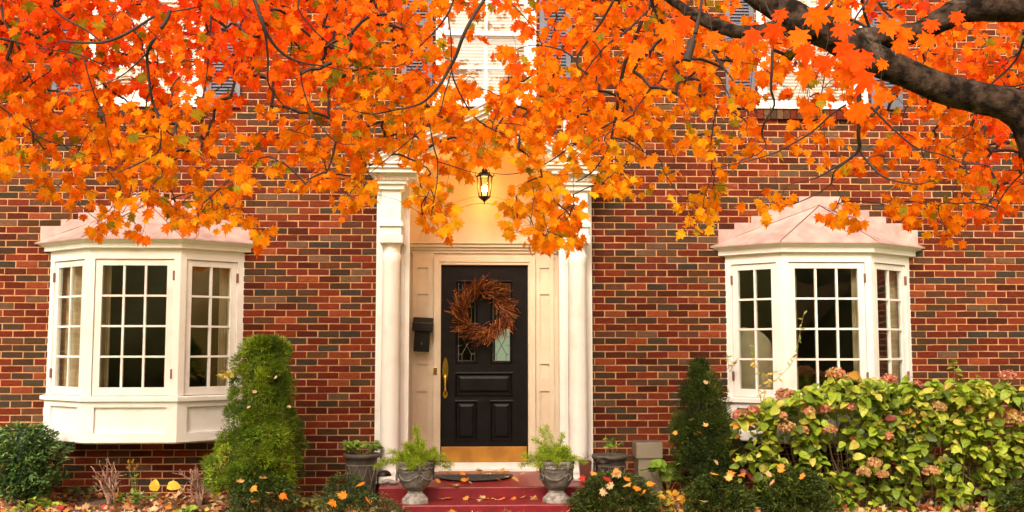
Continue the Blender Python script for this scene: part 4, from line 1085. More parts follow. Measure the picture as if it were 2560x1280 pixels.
boxwood('airy dark green nandina bush at the left picture edge', [(1245,20,110),(1220,-5,130),(1180,-20,145),(1140,-22,148),(1110,-10,142),(1085,5,130),(1070,30,105),(1062,50,85)], -.55, 3800, NAND, 28, .052, T_LANCE, name='nandina_shrub', group=None, core=True)
# straggly nandina sprays
leafy(P(105, 1190, -.5), 'nandina_shoot', 'loose leafy spray rising from the nandina in front of the bay panel', 8, .36, .9, .05, T_LANCE, NAND, 31, per=3)
GR2 = ([(.28,.40,.04),(.42,.50,.07),(.16,.28,.035)], [3,2,2])
leafy((P(90,1240,-.6)[0], -.75, gz(0,-.75)), 'weed_plant', 'yellow-green weed growing in front of the nandina', 14, .14, 1.2, .04, T_LANCE, GR2, 32)
leafy((P(118,1240,-.6)[0], -.70, gz(0,-.7)), 'weed_plant', 'pale green weed with broad leaves right of the nandina foot', 9, .17, .8, .055, T_OVAL, GR2, 33)
leafy((P(205,1225,-.3)[0], -.25, gz(0,-.25)), 'weed_plant', 'dull dark green weed between the nandina and the left pruned stump', 12, .17, 1.0, .045, T_OVAL, ([(.10,.12,.035),(.07,.09,.03)], [1,1]), 34)
leafy((P(348,1240,-.5)[0], -.55, gz(0,-.55)), 'wildflower_plant', 'leafy green plant right of the left pruned stump', 12, .15, .8, .07, T_LANCE, ([(.14,.25,.04),(.22,.33,.06)], [1,1]), 35)
# goldenrod stalk
gp = np.array([PX(345, 1230, -.5), -.5, gz(0, -.5)]); gr = empty('goldenrod', gp, 'thin stalk topped with small yellow-orange flowers between the pruned stumps', 'flower'); m = MB()
tops = []
for (px, py) in ((322,1157),(333,1152),(342,1162),(320,1168),(336,1172)):
    t = P(px, py, -.5)-gp; m.tube([(0,0,0), (t[0]*.55,0,t[2]*.5), tuple(t)], [.003,.002,.001], 4); tops.append(t)
o = m.build('stems', M_GREENSTEM, None); o.parent = gr
pp = np.repeat(np.array(tops), 26, 0); pp = pp+RNG.normal(size=pp.shape)*.009; n = len(pp); o = scatter('flowers', T_SMALL, pp, nvec(n), nvec(n), RNG.uniform(.008,.016,n), pal(n, [(.6,.34,.05),(.7,.42,.08)]), M_PETAL); o.parent = gr
n = 40; t_ = RNG.uniform(.1, .8, n)[:, None]; pp = np.array(tops)[RNG.integers(0, 5, n)]*np.array([.8,1,1])*t_; o = scatter('leaves', T_LANCE, pp, nvec(n,(0,0,1),.4), nvec(n,(0,0,.3),.8), RNG.uniform(.025,.04,n), pal(n, *GR2), M_GREEN); o.parent = gr
# broad hosta-like leaves
def leaf_on_stalk(name, label, px, py, Y, size, col, tipd, nrm, group=None):
    t = P(px, py, Y); b = np.array([t[0]-.02, Y+.02, gz(t[0], Y)]); e_ = empty(name, b, label, 'leaf plant', group)
    m = MB(); q = t-b; m.tube([(0,0,0), (q[0]*.3, q[1]*.5, q[2]*.6), tuple(q)], [.003,.0025,.002], 5); o = m.build('stalk', M_GREENSTEM, None); o.parent = e_
    o = scatter('leaf_blade', T_ROUND, [q], [nrm], [tipd], [size], [col], M_GREEN, curl=[-.25]); o.parent = e_
leaf_on_stalk('hosta_leaf', 'heart-shaped bright yellow leaf standing on a stalk right of the left pruned stump', 384, 1228, -.5, .105, (.80,.55,.05), (.15,-.1,1), (.2,-1,.2))
leaf_on_stalk('hosta_leaf', 'flat yellow leaf on a stalk left of the right pruned stump', 418, 1214, -.5, .12, (.80,.56,.06), (1,-.1,.05), (0,-.8,.8))
GH = ([(.26,.42,.05),(.36,.50,.06),(.20,.34,.04)], [2,1,1]); YH = ([(.75,.42,.05),(.65,.36,.04),(.45,.45,.06)], [3,2,2])
leafy((P(1668,1230,-.5)[0], -.42, gz(0,-.42)), 'hosta_plant', 'light green broad-leaved hosta leaning in front of the utility box', 7, .37, .5, .15, T_ROUND, GH, 41, per=1, up=1.2, stemr=.003)
leafy((P(1700,1255,-.8)[0], -.78, gz(0,-.8)), 'hosta_plant', 'yellowing hosta with small leaves left of the dark spruce foot', 22, .18, 1.4, .075, T_OVAL, YH, 42, per=1, up=.9, stemr=.0025)
leafy((P(1640,1255,-.8)[0], -.80, gz(0,-.8)), 'hosta_plant', 'yellowing hosta below the utility box', 14, .17, 1.2, .075, T_OVAL, YH, 43, per=1, up=1.0, stemr=.0025)
leafy((P(770,1255,-.8)[0], -.70, gz(0,-.8)), 'weed_plant', 'straggly yellow-green weed between the two left boxwoods', 16, .15, 1.3, .055, T_OVAL, ([(.30,.32,.06),(.45,.38,.10),(.16,.22,.05)], [2,2,2]), 44)
leafy((P(465,1270,-.9)[0], -.82, gz(0,-.82)), 'weed_plant', 'pale green broad leaves low in front of the right pruned stump', 6, .07, 1.5, .075, T_OVAL, GH, 45, per=1)
for k, (px, lab) in enumerate(((1330, 'x'),)): pass
# pruned stumps
def stump(px0, px1, ytop, Y, label, seed):
    rs = np.random.default_rng(seed); xm = PX((px0+px1)/2, 1220, Y); hw = PX(px1, 1220, Y)-xm; zb = gz(xm, Y); H_ = PZ(px0, ytop, Y)-zb
    e_ = empty('pruned_shrub', (xm, Y, zb), label, 'shrub', 'bare pruned stumps under the left bay window'); m = MB()
    def br(p, dv, L, r, lev):
        pts = [p.copy()]; N_ = 4; rr = [r]
        for j in range(N_):
            dv = dv+rs.normal(size=3)*.16+np.array([0,0,.05]); dv /= np.linalg.norm(dv); p = p+dv*L/N_; pts.append(p.copy()); rr.append(r*(1-.28*(j+1)/N_))
        m.tube(pts, rr, 6)
        if lev < 2:
            for q in range(rs.integers(2, 4)):
                i = rs.integers(1, N_+1); d2 = dv+rs.normal(size=3)*.65; d2[2] = abs(d2[2])*.8+.15; d2 /= np.linalg.norm(d2); br(pts[i], d2, L*rs.uniform(.4, .7), r*.62, lev+1)
    for k in range(11):
        a = rs.uniform(0, 2*PI); t = rs.uniform(.15, 1); dv = np.array([math.cos(a)*t*hw/H_*1.1, math.sin(a)*t*.5, 1.]); dv /= np.linalg.norm(dv); br(np.array([rs.normal()*.02, rs.normal()*.02, -.01]), dv, H_*rs.uniform(.45, .72), .0105, 0)
    o = m.build('branches', M_DEAD, None, smooth=True); o.parent = e_
stump(225, 328, 1150, -.38, 'bare pruned brown stump under the middle of the left bay window', 51)
stump(458, 545, 1148, -.40, 'bare pruned brown stump next to the bright spruce', 52)
# metal bed edging
ed = MB(); pts = []
x0, x1 = -4.6, PX(500, 1278, -.9); N = 30; v = []; f = []
for i in range(N+1):
    t = i/N; x = x0+(x1-x0)*t; y = -.60-.24*t+.012*math.sin(i*.8); z = gz(x, y)
    for (yy, zz) in ((0, -.04), (0, .034), (.006, .034), (.006, -.04)): v.append((x, y+yy, z+zz))
for i in range(N):
    for k in range(4): f.append((i*4+k, (i+1)*4+k, (i+1)*4+(k+1)%4, i*4+(k+1)%4))
ed.add(v, f); tag(ed.build('garden_edging', M_EDGE), 'low dark rusty edging strip along the front of the left flower bed', 'edging')

# ------------------------------------------------------------------ hydrangea
hy_top = [(1835,1075),(1850,1040),(1880,1030),(1930,1000),(1990,985),(2060,960),(2110,945),(2180,955),(2240,962),(2300,975),(2370,968),(2440,965),(2500,968),(2560,985),(2640,1000),(2700,1060)]
hx0, hx1 = 1840, 2700
rs = np.random.default_rng(61)
hyb = np.array([PX(2250, 1230, -.75), -.75, gz(0, -.75)]); hy = empty('hydrangea_bush', hyb, 'wide yellow-green hydrangea bush with faded pink flower heads below the right bay', 'shrub')
n = 5000; P_, S_, N_, T_, C_ = [], [], [], [], []
tx = np.array([q[0] for q in hy_top]); ty = np.array([q[1] for q in hy_top])
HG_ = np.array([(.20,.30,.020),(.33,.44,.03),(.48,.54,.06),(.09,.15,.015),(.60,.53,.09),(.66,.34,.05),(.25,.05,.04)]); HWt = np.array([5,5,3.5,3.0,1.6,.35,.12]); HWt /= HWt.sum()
cnt = 0
while cnt < n:
    px = rs.uniform(hx0, hx1); top = np.interp(px, tx, ty)+22*noise.noise(Vector((px*.03, 5, 0)))+14*noise.noise(Vector((px*.09, 8, 0)))+rs.uniform(-8, 8); u = rs.uniform()**1.25; py = top+(1290-top)*u
    dep = rs.uniform(-1, 1)*(.48-.18*u); shell = rs.uniform() < .75
    Y = -.72-abs(dep)*.75 if shell else -.72+abs(dep)*.8
    if noise.noise(Vector((px*.018, py*.018, Y*3))) < -.17 and u > .10: continue
    edge = min(1, max(0, (px-hx0)/140)); 
    if rs.uniform() > .35+.65*edge: continue
    if u > .55 and rs.uniform() < .25: continue
    P_.append(P(px, py, Y)); s_ = rs.uniform(.05, .125)*(1-.12*u); S_.append(s_)
    b = rs.uniform(0, 2*PI); T_.append((math.cos(b), math.sin(b)*.8-.2, rs.uniform(-.9, .35))); N_.append(np.array([0,-.65,.9])+rs.normal(size=3)*.42)
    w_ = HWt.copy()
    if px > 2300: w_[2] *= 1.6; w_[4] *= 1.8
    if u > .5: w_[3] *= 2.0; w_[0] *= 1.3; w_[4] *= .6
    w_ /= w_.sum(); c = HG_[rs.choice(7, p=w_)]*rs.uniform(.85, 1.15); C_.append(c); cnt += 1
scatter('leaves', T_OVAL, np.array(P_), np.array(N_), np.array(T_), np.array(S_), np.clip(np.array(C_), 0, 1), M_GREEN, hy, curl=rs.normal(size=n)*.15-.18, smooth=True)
m = MB()
for k in range(95):
    px = rs.uniform(hx0+40, hx1-40); top = np.interp(px, tx, ty)+rs.uniform(10, 110); Y = -.72+rs.uniform(-.38, .3); b = P(px*.72+2250*.28+rs.uniform(-40,40), 1240, -.75+rs.uniform(-.15,.15)); b[2] = gz(b[0], b[1])-.01; t = P(px, top, Y); mid = (b+t)/2+np.array([(t[0]-b[0])*.12, 0, .05])
    m.tube([b, mid, t], [.0055,.0042,.0025], 5)
m.build('stems', mat('hydrangea_stem', (.17,.115,.055), (.10,.06,.035), .8), hy)
heads = [(1962,990,.075,0),(2090,937,.075,1),(2130,951,.075,2),(2170,962,.062,1),(2222,951,.062,0),(2292,966,.05,0),(2425,977,.07,1),(2520,942,.068,0),(1966,1070,.072,2),(1848,1040,.055,0),(1882,1030,.055,0),(2022,1030,.055,1),(2063,1026,.062,0),(2119,1018,.055,0),(2345,1020,.062,2),(2545,1052,.085,2),(2185,1160,.058,2),(2328,1180,.065,2),(2160,1182,.05,2),(2205,1188,.05,2),(2360,982,.05,1),(1952,1042,.05,1),(2005,1078,.05,2),(2220,1092,.04,1),(2075,1075,.05,1)]
HP = [([(.66,.22,.15),(.50,.15,.10),(.74,.42,.26)], [3,2,2]), ([(.78,.40,.20),(.80,.30,.20),(.55,.42,.15)], [2,2,2]), ([(.66,.42,.18),(.50,.36,.13),(.74,.34,.20)], [3,2,1.5])]
for (px, py, r, ty_) in heads:
    c = P(px, py, -1.02 if py > 1000 else -.85); n = 230; r = r*1.12; dv = nvec(n); dv[:, 2] = np.where(dv[:, 2] < -.3, -dv[:, 2], dv[:, 2]); pp = c[None]+dv*np.array([r, r, r*.78])[None]*rs.uniform(.75, 1.08, (n, 1))
    scatter('flower_head', T_PETAL, pp, dv+rs.normal(size=(n, 3))*.4, nvec(n), rs.uniform(.014, .026, n), pal(n, *HP[ty_]), M_PETAL, hy)
# tall sprouts of the hydrangea
for (px, py, h) in ((2385, 898, .22), (2520, 950, .16), (2050, 1130, .1), (2440, 935, .14), (2270, 940, .12), (2330, 945, .10)):
    c = P(px, py, -.9); m = MB(); m.tube([c-np.array([0,0,h+.12]), c], [.005,.003], 5); m.build('stems', M_GREENSTEM, hy)
    n = 16; zz = rs.uniform(-h, .0, n)**1; b = rs.uniform(0, 2*PI, n); pp = c[None]+np.stack([np.zeros(n), np.zeros(n), zz], 1)
    scatter('leaves', T_OVAL, pp, nvec(n, (0,-.5,1), .35), np.stack([np.cos(b), np.sin(b), np.full(n, .1)], 1), .05+.05*np.abs(zz)/h, pal(n, [(.28,.40,.03),(.20,.34,.03)]), M_GREEN, hy, curl=np.full(n, -.3))
# vine over the right bay window
vb = P(1905, 1010, -.62); vn = empty('vine', vb, 'thin yellow-leaved vine climbing across the right bay window', 'vine'); m = MB(); lv_ = []
for path in ([(1905,1010),(1918,965),(1945,945),(1975,915),(1992,885),(1996,850),(2004,810),(2012,775)], [(1912,975),(1900,930),(1880,895),(1870,850)], [(1930,955),(1895,935)], [(1905,1010),(1895,975),(1920,940),(1955,925)]):
    pts = [P(x, y, -.60) for x, y in path]; m.tube(pts, [.0032*(1-.6*i/len(pts)) for i in range(len(pts))], 5)
    for i in range(len(pts)-1):
        for t in (.0, .35, .7): lv_.append(pts[i]*(1-t)+pts[i+1]*t)
m.build('stems', M_DEAD, vn)
lv_ = np.array(lv_); n = len(lv_); b = rs.uniform(0, 2*PI, n); yl = pal(n, [(.70,.50,.07),(.55,.48,.08)]); gre = pal(n, [(.25,.33,.05)]); up_ = (lv_[:, 2] > P(0, 890, -.6)[2])[:, None]
scatter('leaves', T_LANCE, lv_, nvec(n, (0,-1,.3), .4), np.stack([np.cos(b), -.2*np.ones(n), np.sin(b)*.8-.2], 1), rs.uniform(.035, .065, n), np.where(up_, gre, yl), M_GREEN, vn)
leafy(P(1822, 930, -.15), 'vine', 'short yellow and green vine shoot on the brick left of the right bay', 4, .16, .8, .05, T_LANCE, ([(.6,.45,.08),(.25,.33,.05)], [1,1]), 66, cat='vine')
leafy(P(578, 960, -.35), 'vine', 'yellow vine shoot between the left bay window and the bright spruce', 4, .12, .8, .055, T_OVAL, ([(.75,.55,.10),(.4,.42,.08)], [2,1]), 67, cat='vine')

# ------------------------------------------------------------------ fallen leaves
LC = ([(.62,.30,.13),(.50,.20,.09),(.72,.42,.22),(.70,.26,.03),(.35,.13,.06),(.60,.045,.05),(.78,.58,.36),(.5,.45,.1)], [5,5,5,2.2,3,.6,2.6,.8])
n = 5200; x = RNG.uniform(-5.2, 6.2, n); y = -RNG.uniform(0, 1, n)**.8*1.35-.01
inn = ~((x > lx0-.0) & (x < lx1) & (y > YS)); x = x[inn]; y = y[inn]; n = len(x)
dens = np.array([noise.noise(Vector((a*1.6, b*2.5, 1))) for a, b in zip(x, y)]); k_ = (dens > -.25) | (y < -.55); x = x[k_]; y = y[k_]; n = len(x)
z = np.array([gz(a, b) for a, b in zip(x, y)])+.008+RNG.uniform(0, .022, n)
litter = scatter('leaf_litter', T_MAPLE, np.stack([x, y, z], 1), nvec(n, (0,-.25,1), .45), nvec(n, (0,0,0), 1)*np.array([1,1,.25]), RNG.uniform(.035, .085, n), pal(n, *LC, .15), M_LITTER, curl=RNG.normal(size=n)*.5)
tag(litter, 'dry brown and tan fallen leaves carpeting the flower bed', 'fallen leaves', kind='stuff')
n = 1800; x = RNG.uniform(-5, 6, n); y = RNG.uniform(-2.6, -1.25, n); z = np.array([gz(a, b) for a, b in zip(x, y)])+.01
l2 = scatter('leaf_litter', T_MAPLE, np.stack([x, y, z], 1), nvec(n, (0,-.25,1), .4), nvec(n)*np.array([1,1,.2]), RNG.uniform(.05, .09, n), pal(n, *LC, .15), M_LITTER, curl=RNG.normal(size=n)*.5)
tag(l2, 'tan and orange fallen leaves scattered on the lawn before the bed', 'fallen leaves', kind='stuff')
n = 9000; x = RNG.uniform(-5.2, -2.4, n); y = RNG.uniform(-2.0, -.72, n); z = np.array([gz(a, b) for a, b in zip(x, y)])
gr_ = scatter('grass', T_NEED, np.stack([x, y, z], 1), nvec(n), nvec(n, (0,0,2), .5), np.stack([np.full(n,.02), RNG.uniform(.02,.045,n), np.full(n,.02)], 1), pal(n, [(.25,.28,.08),(.35,.33,.12),(.18,.22,.05)]), M_GREEN)
tag(gr_, 'short patchy grass at the lower left corner', 'grass', kind='stuff')
def fallen(px, py, Y, z, size, col, grp, label, i, tilt=.25):
    c = P(px, py, Y); 
    if z is not None:      # point of the ray on the horizontal plane z
        d_ = c-CAM; t = (z-CAM[2])/d_[2]; c = CAM+d_*t
    rs_ = np.random.default_rng(900+i); nn = np.array([0,-tilt,1])+rs_.normal(size=3)*.25; tt = rs_.normal(size=3)*np.array([1,1,.15])
    o = scatter('fallen_leaf', T_MAPLE, [(0,0,0)], [nn], [tt], [size], [col], M_LITTER, curl=[rs_.normal()*.5]); o.location = (c[0], c[1], c[2]+.012)
    tag(o, label, 'fallen leaf', grp)
YL = [(.75,.45,.14),(.72,.34,.06),(.72,.24,.03),(.60,.42,.22)]
i = 0
for (px, py) in ((1090,1203),(1155,1206),(1172,1207),(1138,1213),(1216,1187),(1232,1180),(1205,1176),(1245,1200),(1262,1195),(1310,1185),(1295,1203),(1160,1191),(1120,1182),(1260,1178)):
    fallen(px, py, -.2, ZL+.014, random.uniform(.05,.085), random.choice(YL), 'leaves on the landing', 'yellow fallen leaf lying on the landing or its mats before the door', i); i += 1
for (px, py) in ((1105,1249),(1118,1249),(1170,1250),(1182,1248),(1198,1251),(1210,1249),(1222,1247),(1234,1250),(1256,1251),(1290,1248),(1300,1246),(1312,1244),(1322,1240),(1330,1246),(1340,1246)):
    fallen(px, py, -.7, ZS+.004, random.uniform(.05,.085), random.choice(YL), 'leaves on the lower step', 'orange-yellow fallen leaf lying on the lower red step', i, .6); i += 1
sh = [(655,1200,-1.15),(628,1222,-1.22),(675,1235,-1.25),(700,1240,-1.25),(600,1210,-1.16),(640,1255,-1.25)]
for (px, py, Y) in sh: fallen(px, py, Y, None, .07, random.choice(YL+[(.75,.2,.02)]), 'leaves on the boxwood', 'pale or orange fallen leaf caught on the boxwood before the bright spruce', i, .8); i += 1
for (px, py, Y) in ((865,1245,-1.25),(905,1215,-.95),(925,1260,-1.3),(840,1262,-1.28)): fallen(px, py, Y, None, .085, (.85,.26,.02), 'leaves on the low boxwoods', 'orange fallen leaf caught on the low boxwoods left of the steps', i, .9); i += 1
for (px, py, Y) in ((1486,1184,-1.12),(1533,1182,-1.1),(1538,1190,-1.12),(1552,1190,-1.12),(1563,1203,-1.18),(1515,1205,-1.18),(1532,1220,-1.24),(1565,1215,-1.22),(1592,1220,-1.22),(1612,1232,-1.24),(1500,1232,-1.25),(1462,1200,-1.15),(1585,1238,-1.25),(1618,1215,-1.15)):
    fallen(px, py, Y, None, random.uniform(.06,.085), random.choice(YL+[(.8,.28,.02),(.45,.03,.02),(.85,.35,.03)]), 'leaves on the right shrub', 'orange, yellow or red fallen leaf caught on the dark shrub right of the right urn', i, .9); i += 1
for (px, py, Y) in ((1785,1190,-1.1),(1820,1190,-1.1),(1830,1198,-1.15),(1852,1188,-1.0),(1758,1255,-1.25)): fallen(px, py, Y, None, .075, random.choice(YL), 'leaves on the dark shrub', 'pale or orange fallen leaf caught on the dark shrub below the spruce', i, .9); i += 1
for (px, py, Y) in ((1746,1085,-.93),(1693,1085,-.8),(1730,1050,-.9),(1790,965,-.78),(1715,950,-.75),(1760,960,-.78),(1835,1155,-.95),(1795,1163,-.98),(1838,1096,-.85),(1767,1069,-.92)): fallen(px, py, Y, None, .05, random.choice(YL), 'leaves on the dark spruce', 'small yellow fallen leaf caught in the dark narrow spruce', i, 1.2); i += 1
for (px, py, Y) in ((1945,1180,-1.25),(1935,1205,-1.25),(1928,1190,-1.25),(1960,1172,-1.2),(2000,1195,-1.27)): fallen(px, py, Y, None, .065, random.choice([(.85,.45,.25),(.8,.3,.05)]), 'leaves before the hydrangea', 'pinkish orange fallen leaf caught on the dark shrub before the hydrangea', i, .9); i += 1
for (px, py, Y) in ((640,985,-1.07),(692,945,-1.03),(727,1020,-1.05),(622,1023,-1.1)): fallen(px, py, Y, None, .035, (.85,.6,.35), 'leaves on the bright spruce', 'tiny pale fallen leaf caught in the bright green spruce', i, 1.2); i += 1

# ------------------------------------------------------------------ MAPLE TREE
def PD(px, py, dist): return P(px, py, CAM[1]+dist)
tb = PD(2860, 1290, 5.2); tb[2] = gz(tb[0], tb[1])
tree = empty('maple_tree', tb, 'maple tree with orange autumn leaves, dark limbs entering from the upper right', 'tree')
def smooth_path(pts, rads, sub=4):
    pts = [np.array(p) for p in pts]; out = []; ro = []
    n = len(pts)
    for i in range(n-1):
        p0 = pts[max(i-1,0)]; p1 = pts[i]; p2 = pts[i+1]; p3 = pts[min(i+2,n-1)]
        for j in range(sub):
            t = j/sub; out.append(.5*((2*p1)+(-p0+p2)*t+(2*p0-5*p1+4*p2-p3)*t*t+(-p0+3*p1-3*p2+p3)*t**3)); ro.append(rads[i]+(rads[i+1]-rads[i])*t)
    out.append(pts[-1]); ro.append(rads[-1]); return out, ro
def limb(mb, spec, seg=14, rough=.06, sub=4):   # spec: (px,py,dist,width px)
    pts = [PD(a, b, c) for a, b, c, w_ in spec]; rad = [w_/2*c/2650 for a, b, c, w_ in spec]
    pts, rad = smooth_path(pts, rad, sub)
    rad = [r*(1+rough*noise.noise(Vector(tuple(p*3.0)))*2) for r, p in zip(rad, pts)]
    mb.tube(pts, rad, seg); return pts
# trunk outside the right edge of the frame
m = MB(); tp = PD(2700, 470, 5.0); r0 = .17
trp, trr = smooth_path([tb, tb+np.array([-.05,.0,.6]), (tb+tp)/2+np.array([.05,0,0]), tp, PD(2760, 100, 5.0), PD(2820, -400, 5.1)], [.24,.18,.165,.15,.13,.09]); m.tube(trp, trr, 18); m.build('trunk', M_BARK, tree, smooth=True)
big = [
 [(2700,470,5.0,100),(2620,400,5.0,98),(2570,300,5.0,90),(2520,262,5.0,84),(2440,243,5.0,80),(2360,222,5.0,82),(2270,185,5.0,78),(2190,150,5.0,80),(2130,118,5.0,82),(2070,82,5.0,80),(2010,58,5.0,78),(1960,25,5.05,74),(1900,-10,5.1,70),(1800,-70,5.2,60),(1640,-160,5.4,48),(1400,-240,5.6,36)],
 [(2760,30,5.1,70),(2640,8,5.1,74),(2540,20,5.1,72),(2450,18,5.1,72),(2400,25,5.1,66),(2350,52,5.05,62),(2290,82,5.02,56),(2210,92,5.0,58),(2130,100,5.0,60),(2080,95,5.0,60)],
 [(2010,75,5.02,56),(1960,66,5.05,46),(1900,80,5.1,40),(1850,80,5.15,32),(1800,66,5.2,36),(1760,50,5.25,34),(1720,28,5.3,26),(1680,0,5.4,24),(1600,-60,5.5,18)]]
nodes = []; 
for k, s in enumerate(big):
    m = MB(); pts = limb(m, s, 28, .05, 7); m.v = [tuple(np.array(q)*1.0+np.array([0, 0, 1.])*(.006*noise.noise(Vector(q)*14)+.0035*noise.noise(Vector(q)*40))) for q in m.v]; m.build('limb', M_BARK, tree, smooth=True); nodes += [(p, .05) for p in pts]
# small knob and hanging dead stub
m = MB(); limb(m, [(2555,250,4.97,60),(2562,232,4.95,40),(2566,222,4.94,10)], 12); m.build('knob', M_BARK, tree, smooth=True)
m = MB(); limb(m, [(1758,-20,4.6,7),(1748,40,4.6,9),(1738,85,4.6,12)], 8, 0); m.build('hanging_rod', M_TWIG, tree, smooth=True)
m = MB(); a_ = PD(1733, 95, 4.6); b_ = PD(1717, 151, 4.6); m.tube([PD(1737,88,4.6), a_, PD(1731,101,4.6), b_], [.008,.009,.0185,.0195], 14); m.build('hanging_tube', M_TWIG, tree)
med = [
 [(2165,150,5.0,24),(2150,210,5.05,16),(2148,290,5.1,16),(2146,340,5.15,14),(2148,372,5.2,13),(2120,400,5.25,10),(2085,420,5.3,8),(2040,445,5.35,6),(1985,458,5.4,4)],
 [(2148,372,5.2,10),(2165,400,5.2,9),(2205,440,5.15,8),(2250,455,5.1,7),(2300,460,5.1,5),(2340,448,5.1,3)],
 [(2120,402,5.25,7),(2085,430,5.3,7),(2078,458,5.35,5),(2050,480,5.4,5),(2010,500,5.4,4),(1975,512,5.4,3),(1955,507,5.4,2)],
 [(2078,458,5.35,4),(2100,485,5.35,4),(2096,505,5.35,4),(2080,528,5.35,3),(2045,512,5.35,2)],
 [(2172,262,5.0,9),(2215,305,5.0,8),(2250,338,5.0,7),(2295,372,5.0,6),(2350,385,5.0,5),(2410,408,5.0,4),(2480,412,5.0,3)],
 [(1932,110,5.1,12),(1930,170,5.1,11),(1928,225,5.15,10),(1936,262,5.2,8),(1912,305,5.25,8),(1905,335,5.3,8),(1915,362,5.3,5),(1895,385,5.3,4),(1850,402,5.3,3)],
 [(2115,262,5.05,8),(2080,285,5.1,7),(2030,330,5.2,6),(1980,360,5.25,6),(1930,385,5.3,5),(1860,405,5.35,4),(1790,420,5.4,3)],
 [(1650,-40,6.0,16),(1610,40,6.0,14),(1590,90,6.05,14),(1568,140,6.1,14),(1555,190,6.15,13),(1545,250,6.2,12),(1540,290,6.25,11),(1528,345,6.3,9),(1510,390,6.35,7),(1480,430,6.4,5),(1440,455,6.4,4)],
 [(1625,20,6.0,9),(1570,75,6.0,8),(1520,110,6.0,7),(1480,155,6.0,5),(1450,200,6.0,4)],
 [(1540,300,6.25,8),(1480,335,6.3,7),(1430,365,6.3,6),(1380,400,6.35,5),(1330,425,6.4,4),(1270,436,6.4,3),(1225,432,6.4,2)],
 [(1528,345,6.3,6),(1560,350,6.3,5),(1610,380,6.3,4),(1650,400,6.3,4),(1660,430,6.3,3),(1700,490,6.3,3)],
 [(1530,330,6.3,6),(1580,290,6.3,5),(1610,310,6.3,4),(1630,340,6.3,3)],
 [(1470,185,5.8,9),(1440,150,5.8,8),(1500,60,5.7,9),(1540,-10,5.6,10)],
 [(1225,-20,5.5,13),(1190,30,5.5,13),(1160,85,5.5,13),(1140,140,5.55,13),(1118,180,5.6,12),(1098,215,5.6,11),(1065,250,5.65,9),(1035,265,5.7,7),(985,275,5.75,6),(930,285,5.8,5),(860,272,5.85,3)],
 [(1140,-20,5.6,8),(1122,30,5.6,8),(1090,75,5.65,6),(1055,110,5.7,5),(1010,160,5.8,4)],
 [(1120,40,5.6,5),(1128,100,5.6,5),(1130,180,5.65,5),(1148,230,5.7,6),(1180,285,5.75,6),(1215,315,5.8,5),(1260,335,5.85,4),(1310,340,5.9,3)],
 [(1128,180,5.65,4),(1110,240,5.7,5),(1098,285,5.7,4),(1060,320,5.8,3),(1000,370,5.9,4),(940,420,5.95,3),(900,455,6,2)],
 [(1065,252,5.65,5),(1072,300,5.7,5),(1085,370,5.75,5),(1094,404,5.8,5),(1092,460,5.8,4),(1080,520,5.85,3)],
 [(1094,404,5.8,4),(1130,415,5.8,4),(1170,428,5.85,3),(1200,434,5.9,2)],
 [(625,-20,5.2,15),(640,10,5.2,14),(655,55,5.2,13),(680,105,5.25,12),(715,140,5.3,10),(760,158,5.35,7),(810,165,5.4,5),(870,180,5.5,3)],
 [(655,40,5.2,9),(665,100,5.25,8),(670,150,5.3,8),(670,205,5.35,7),(690,240,5.4,5),(720,275,5.45,4),(750,300,5.5,2)],
 [(530,-20,5.3,7),(526,60,5.3,7),(522,130,5.35,6),(515,200,5.4,4),(505,250,5.4,3)],
 [(560,-20,5.2,10),(500,15,5.2,9),(410,32,5.2,3)],
 [(425,25,5.1,12),(418,48,5.1,14),(402,72,5.1,14)],
 [(386,40,5.15,10),(340,70,5.15,10),(300,92,5.15,11),(255,106,5.2,11),(200,106,5.2,9),(150,102,5.25,7)],
 [(255,106,5.2,7),(215,75,5.2,6),(160,45,5.2,7),(120,5,5.2,8),(80,-40,5.2,9)],
 [(388,95,5.1,12),(372,120,5.15,14),(368,150,5.2,10),(375,220,5.25,10),(385,265,5.3,9),(402,305,5.3,8),(425,335,5.35,5),(470,355,5.4,3)],
 [(402,305,5.3,5),(400,370,5.35,5),(372,395,5.4,5),(340,412,5.4,5),(295,432,5.45,3)],
 [(335,412,5.4,4),(330,450,5.45,4),(322,500,5.5,3),(305,535,5.5,2)],
 [(380,118,5.15,7),(340,160,5.2,6),(295,195,5.25,4),(240,215,5.3,3)],
 [(95,120,5.3,4),(180,132,5.3,5),(230,150,5.3,5),(275,170,5.35,4)],
 [(210,150,5.3,5),(232,225,5.35,5),(248,265,5.4,4),(262,300,5.4,5),(270,350,5.45,4),(280,395,5.5,3)],
 [(0,-10,5.3,12),(8,45,5.3,9),(30,85,5.3,12),(50,125,5.3,9)],
 [(-40,90,5.2,12),(20,100,5.25,10),(62,112,5.3,5)],
 [(-20,250,5.3,7),(25,285,5.35,6),(70,320,5.4,6),(110,348,5.4,5),(160,365,5.45,3),(240,400,5.5,3)],
 [(760,-20,5.4,8),(745,20,5.4,6),(790,80,5.45,5),(830,112,5.5,4),(870,125,5.5,3)],
 [(750,170,5.5,5),(760,230,5.55,5),(790,300,5.6,4),(840,355,5.7,4),(890,360,5.7,3)],
 [(2560,95,5.3,10),(2540,150,5.35,9),(2490,200,5.35,7),(2440,240,5.4,5)],
 [(2620,150,5.3,8),(2560,210,5.35,7),(2500,215,5.4,5)],
 [(2570,420,5.2,6),(2520,470,5.25,5),(2490,520,5.3,3)],
 [(1900,-20,4.9,8),(1935,50,4.9,8),(1990,110,4.9,7),(2050,150,4.9,5)],
 [(2148,165,4.8,6),(2120,120,4.8,7),(2130,60,4.8,7),(2170,0,4.8,8)],
 [(1840,165,5.2,5),(1870,120,5.15,7),(1880,85,5.1,8)],
]
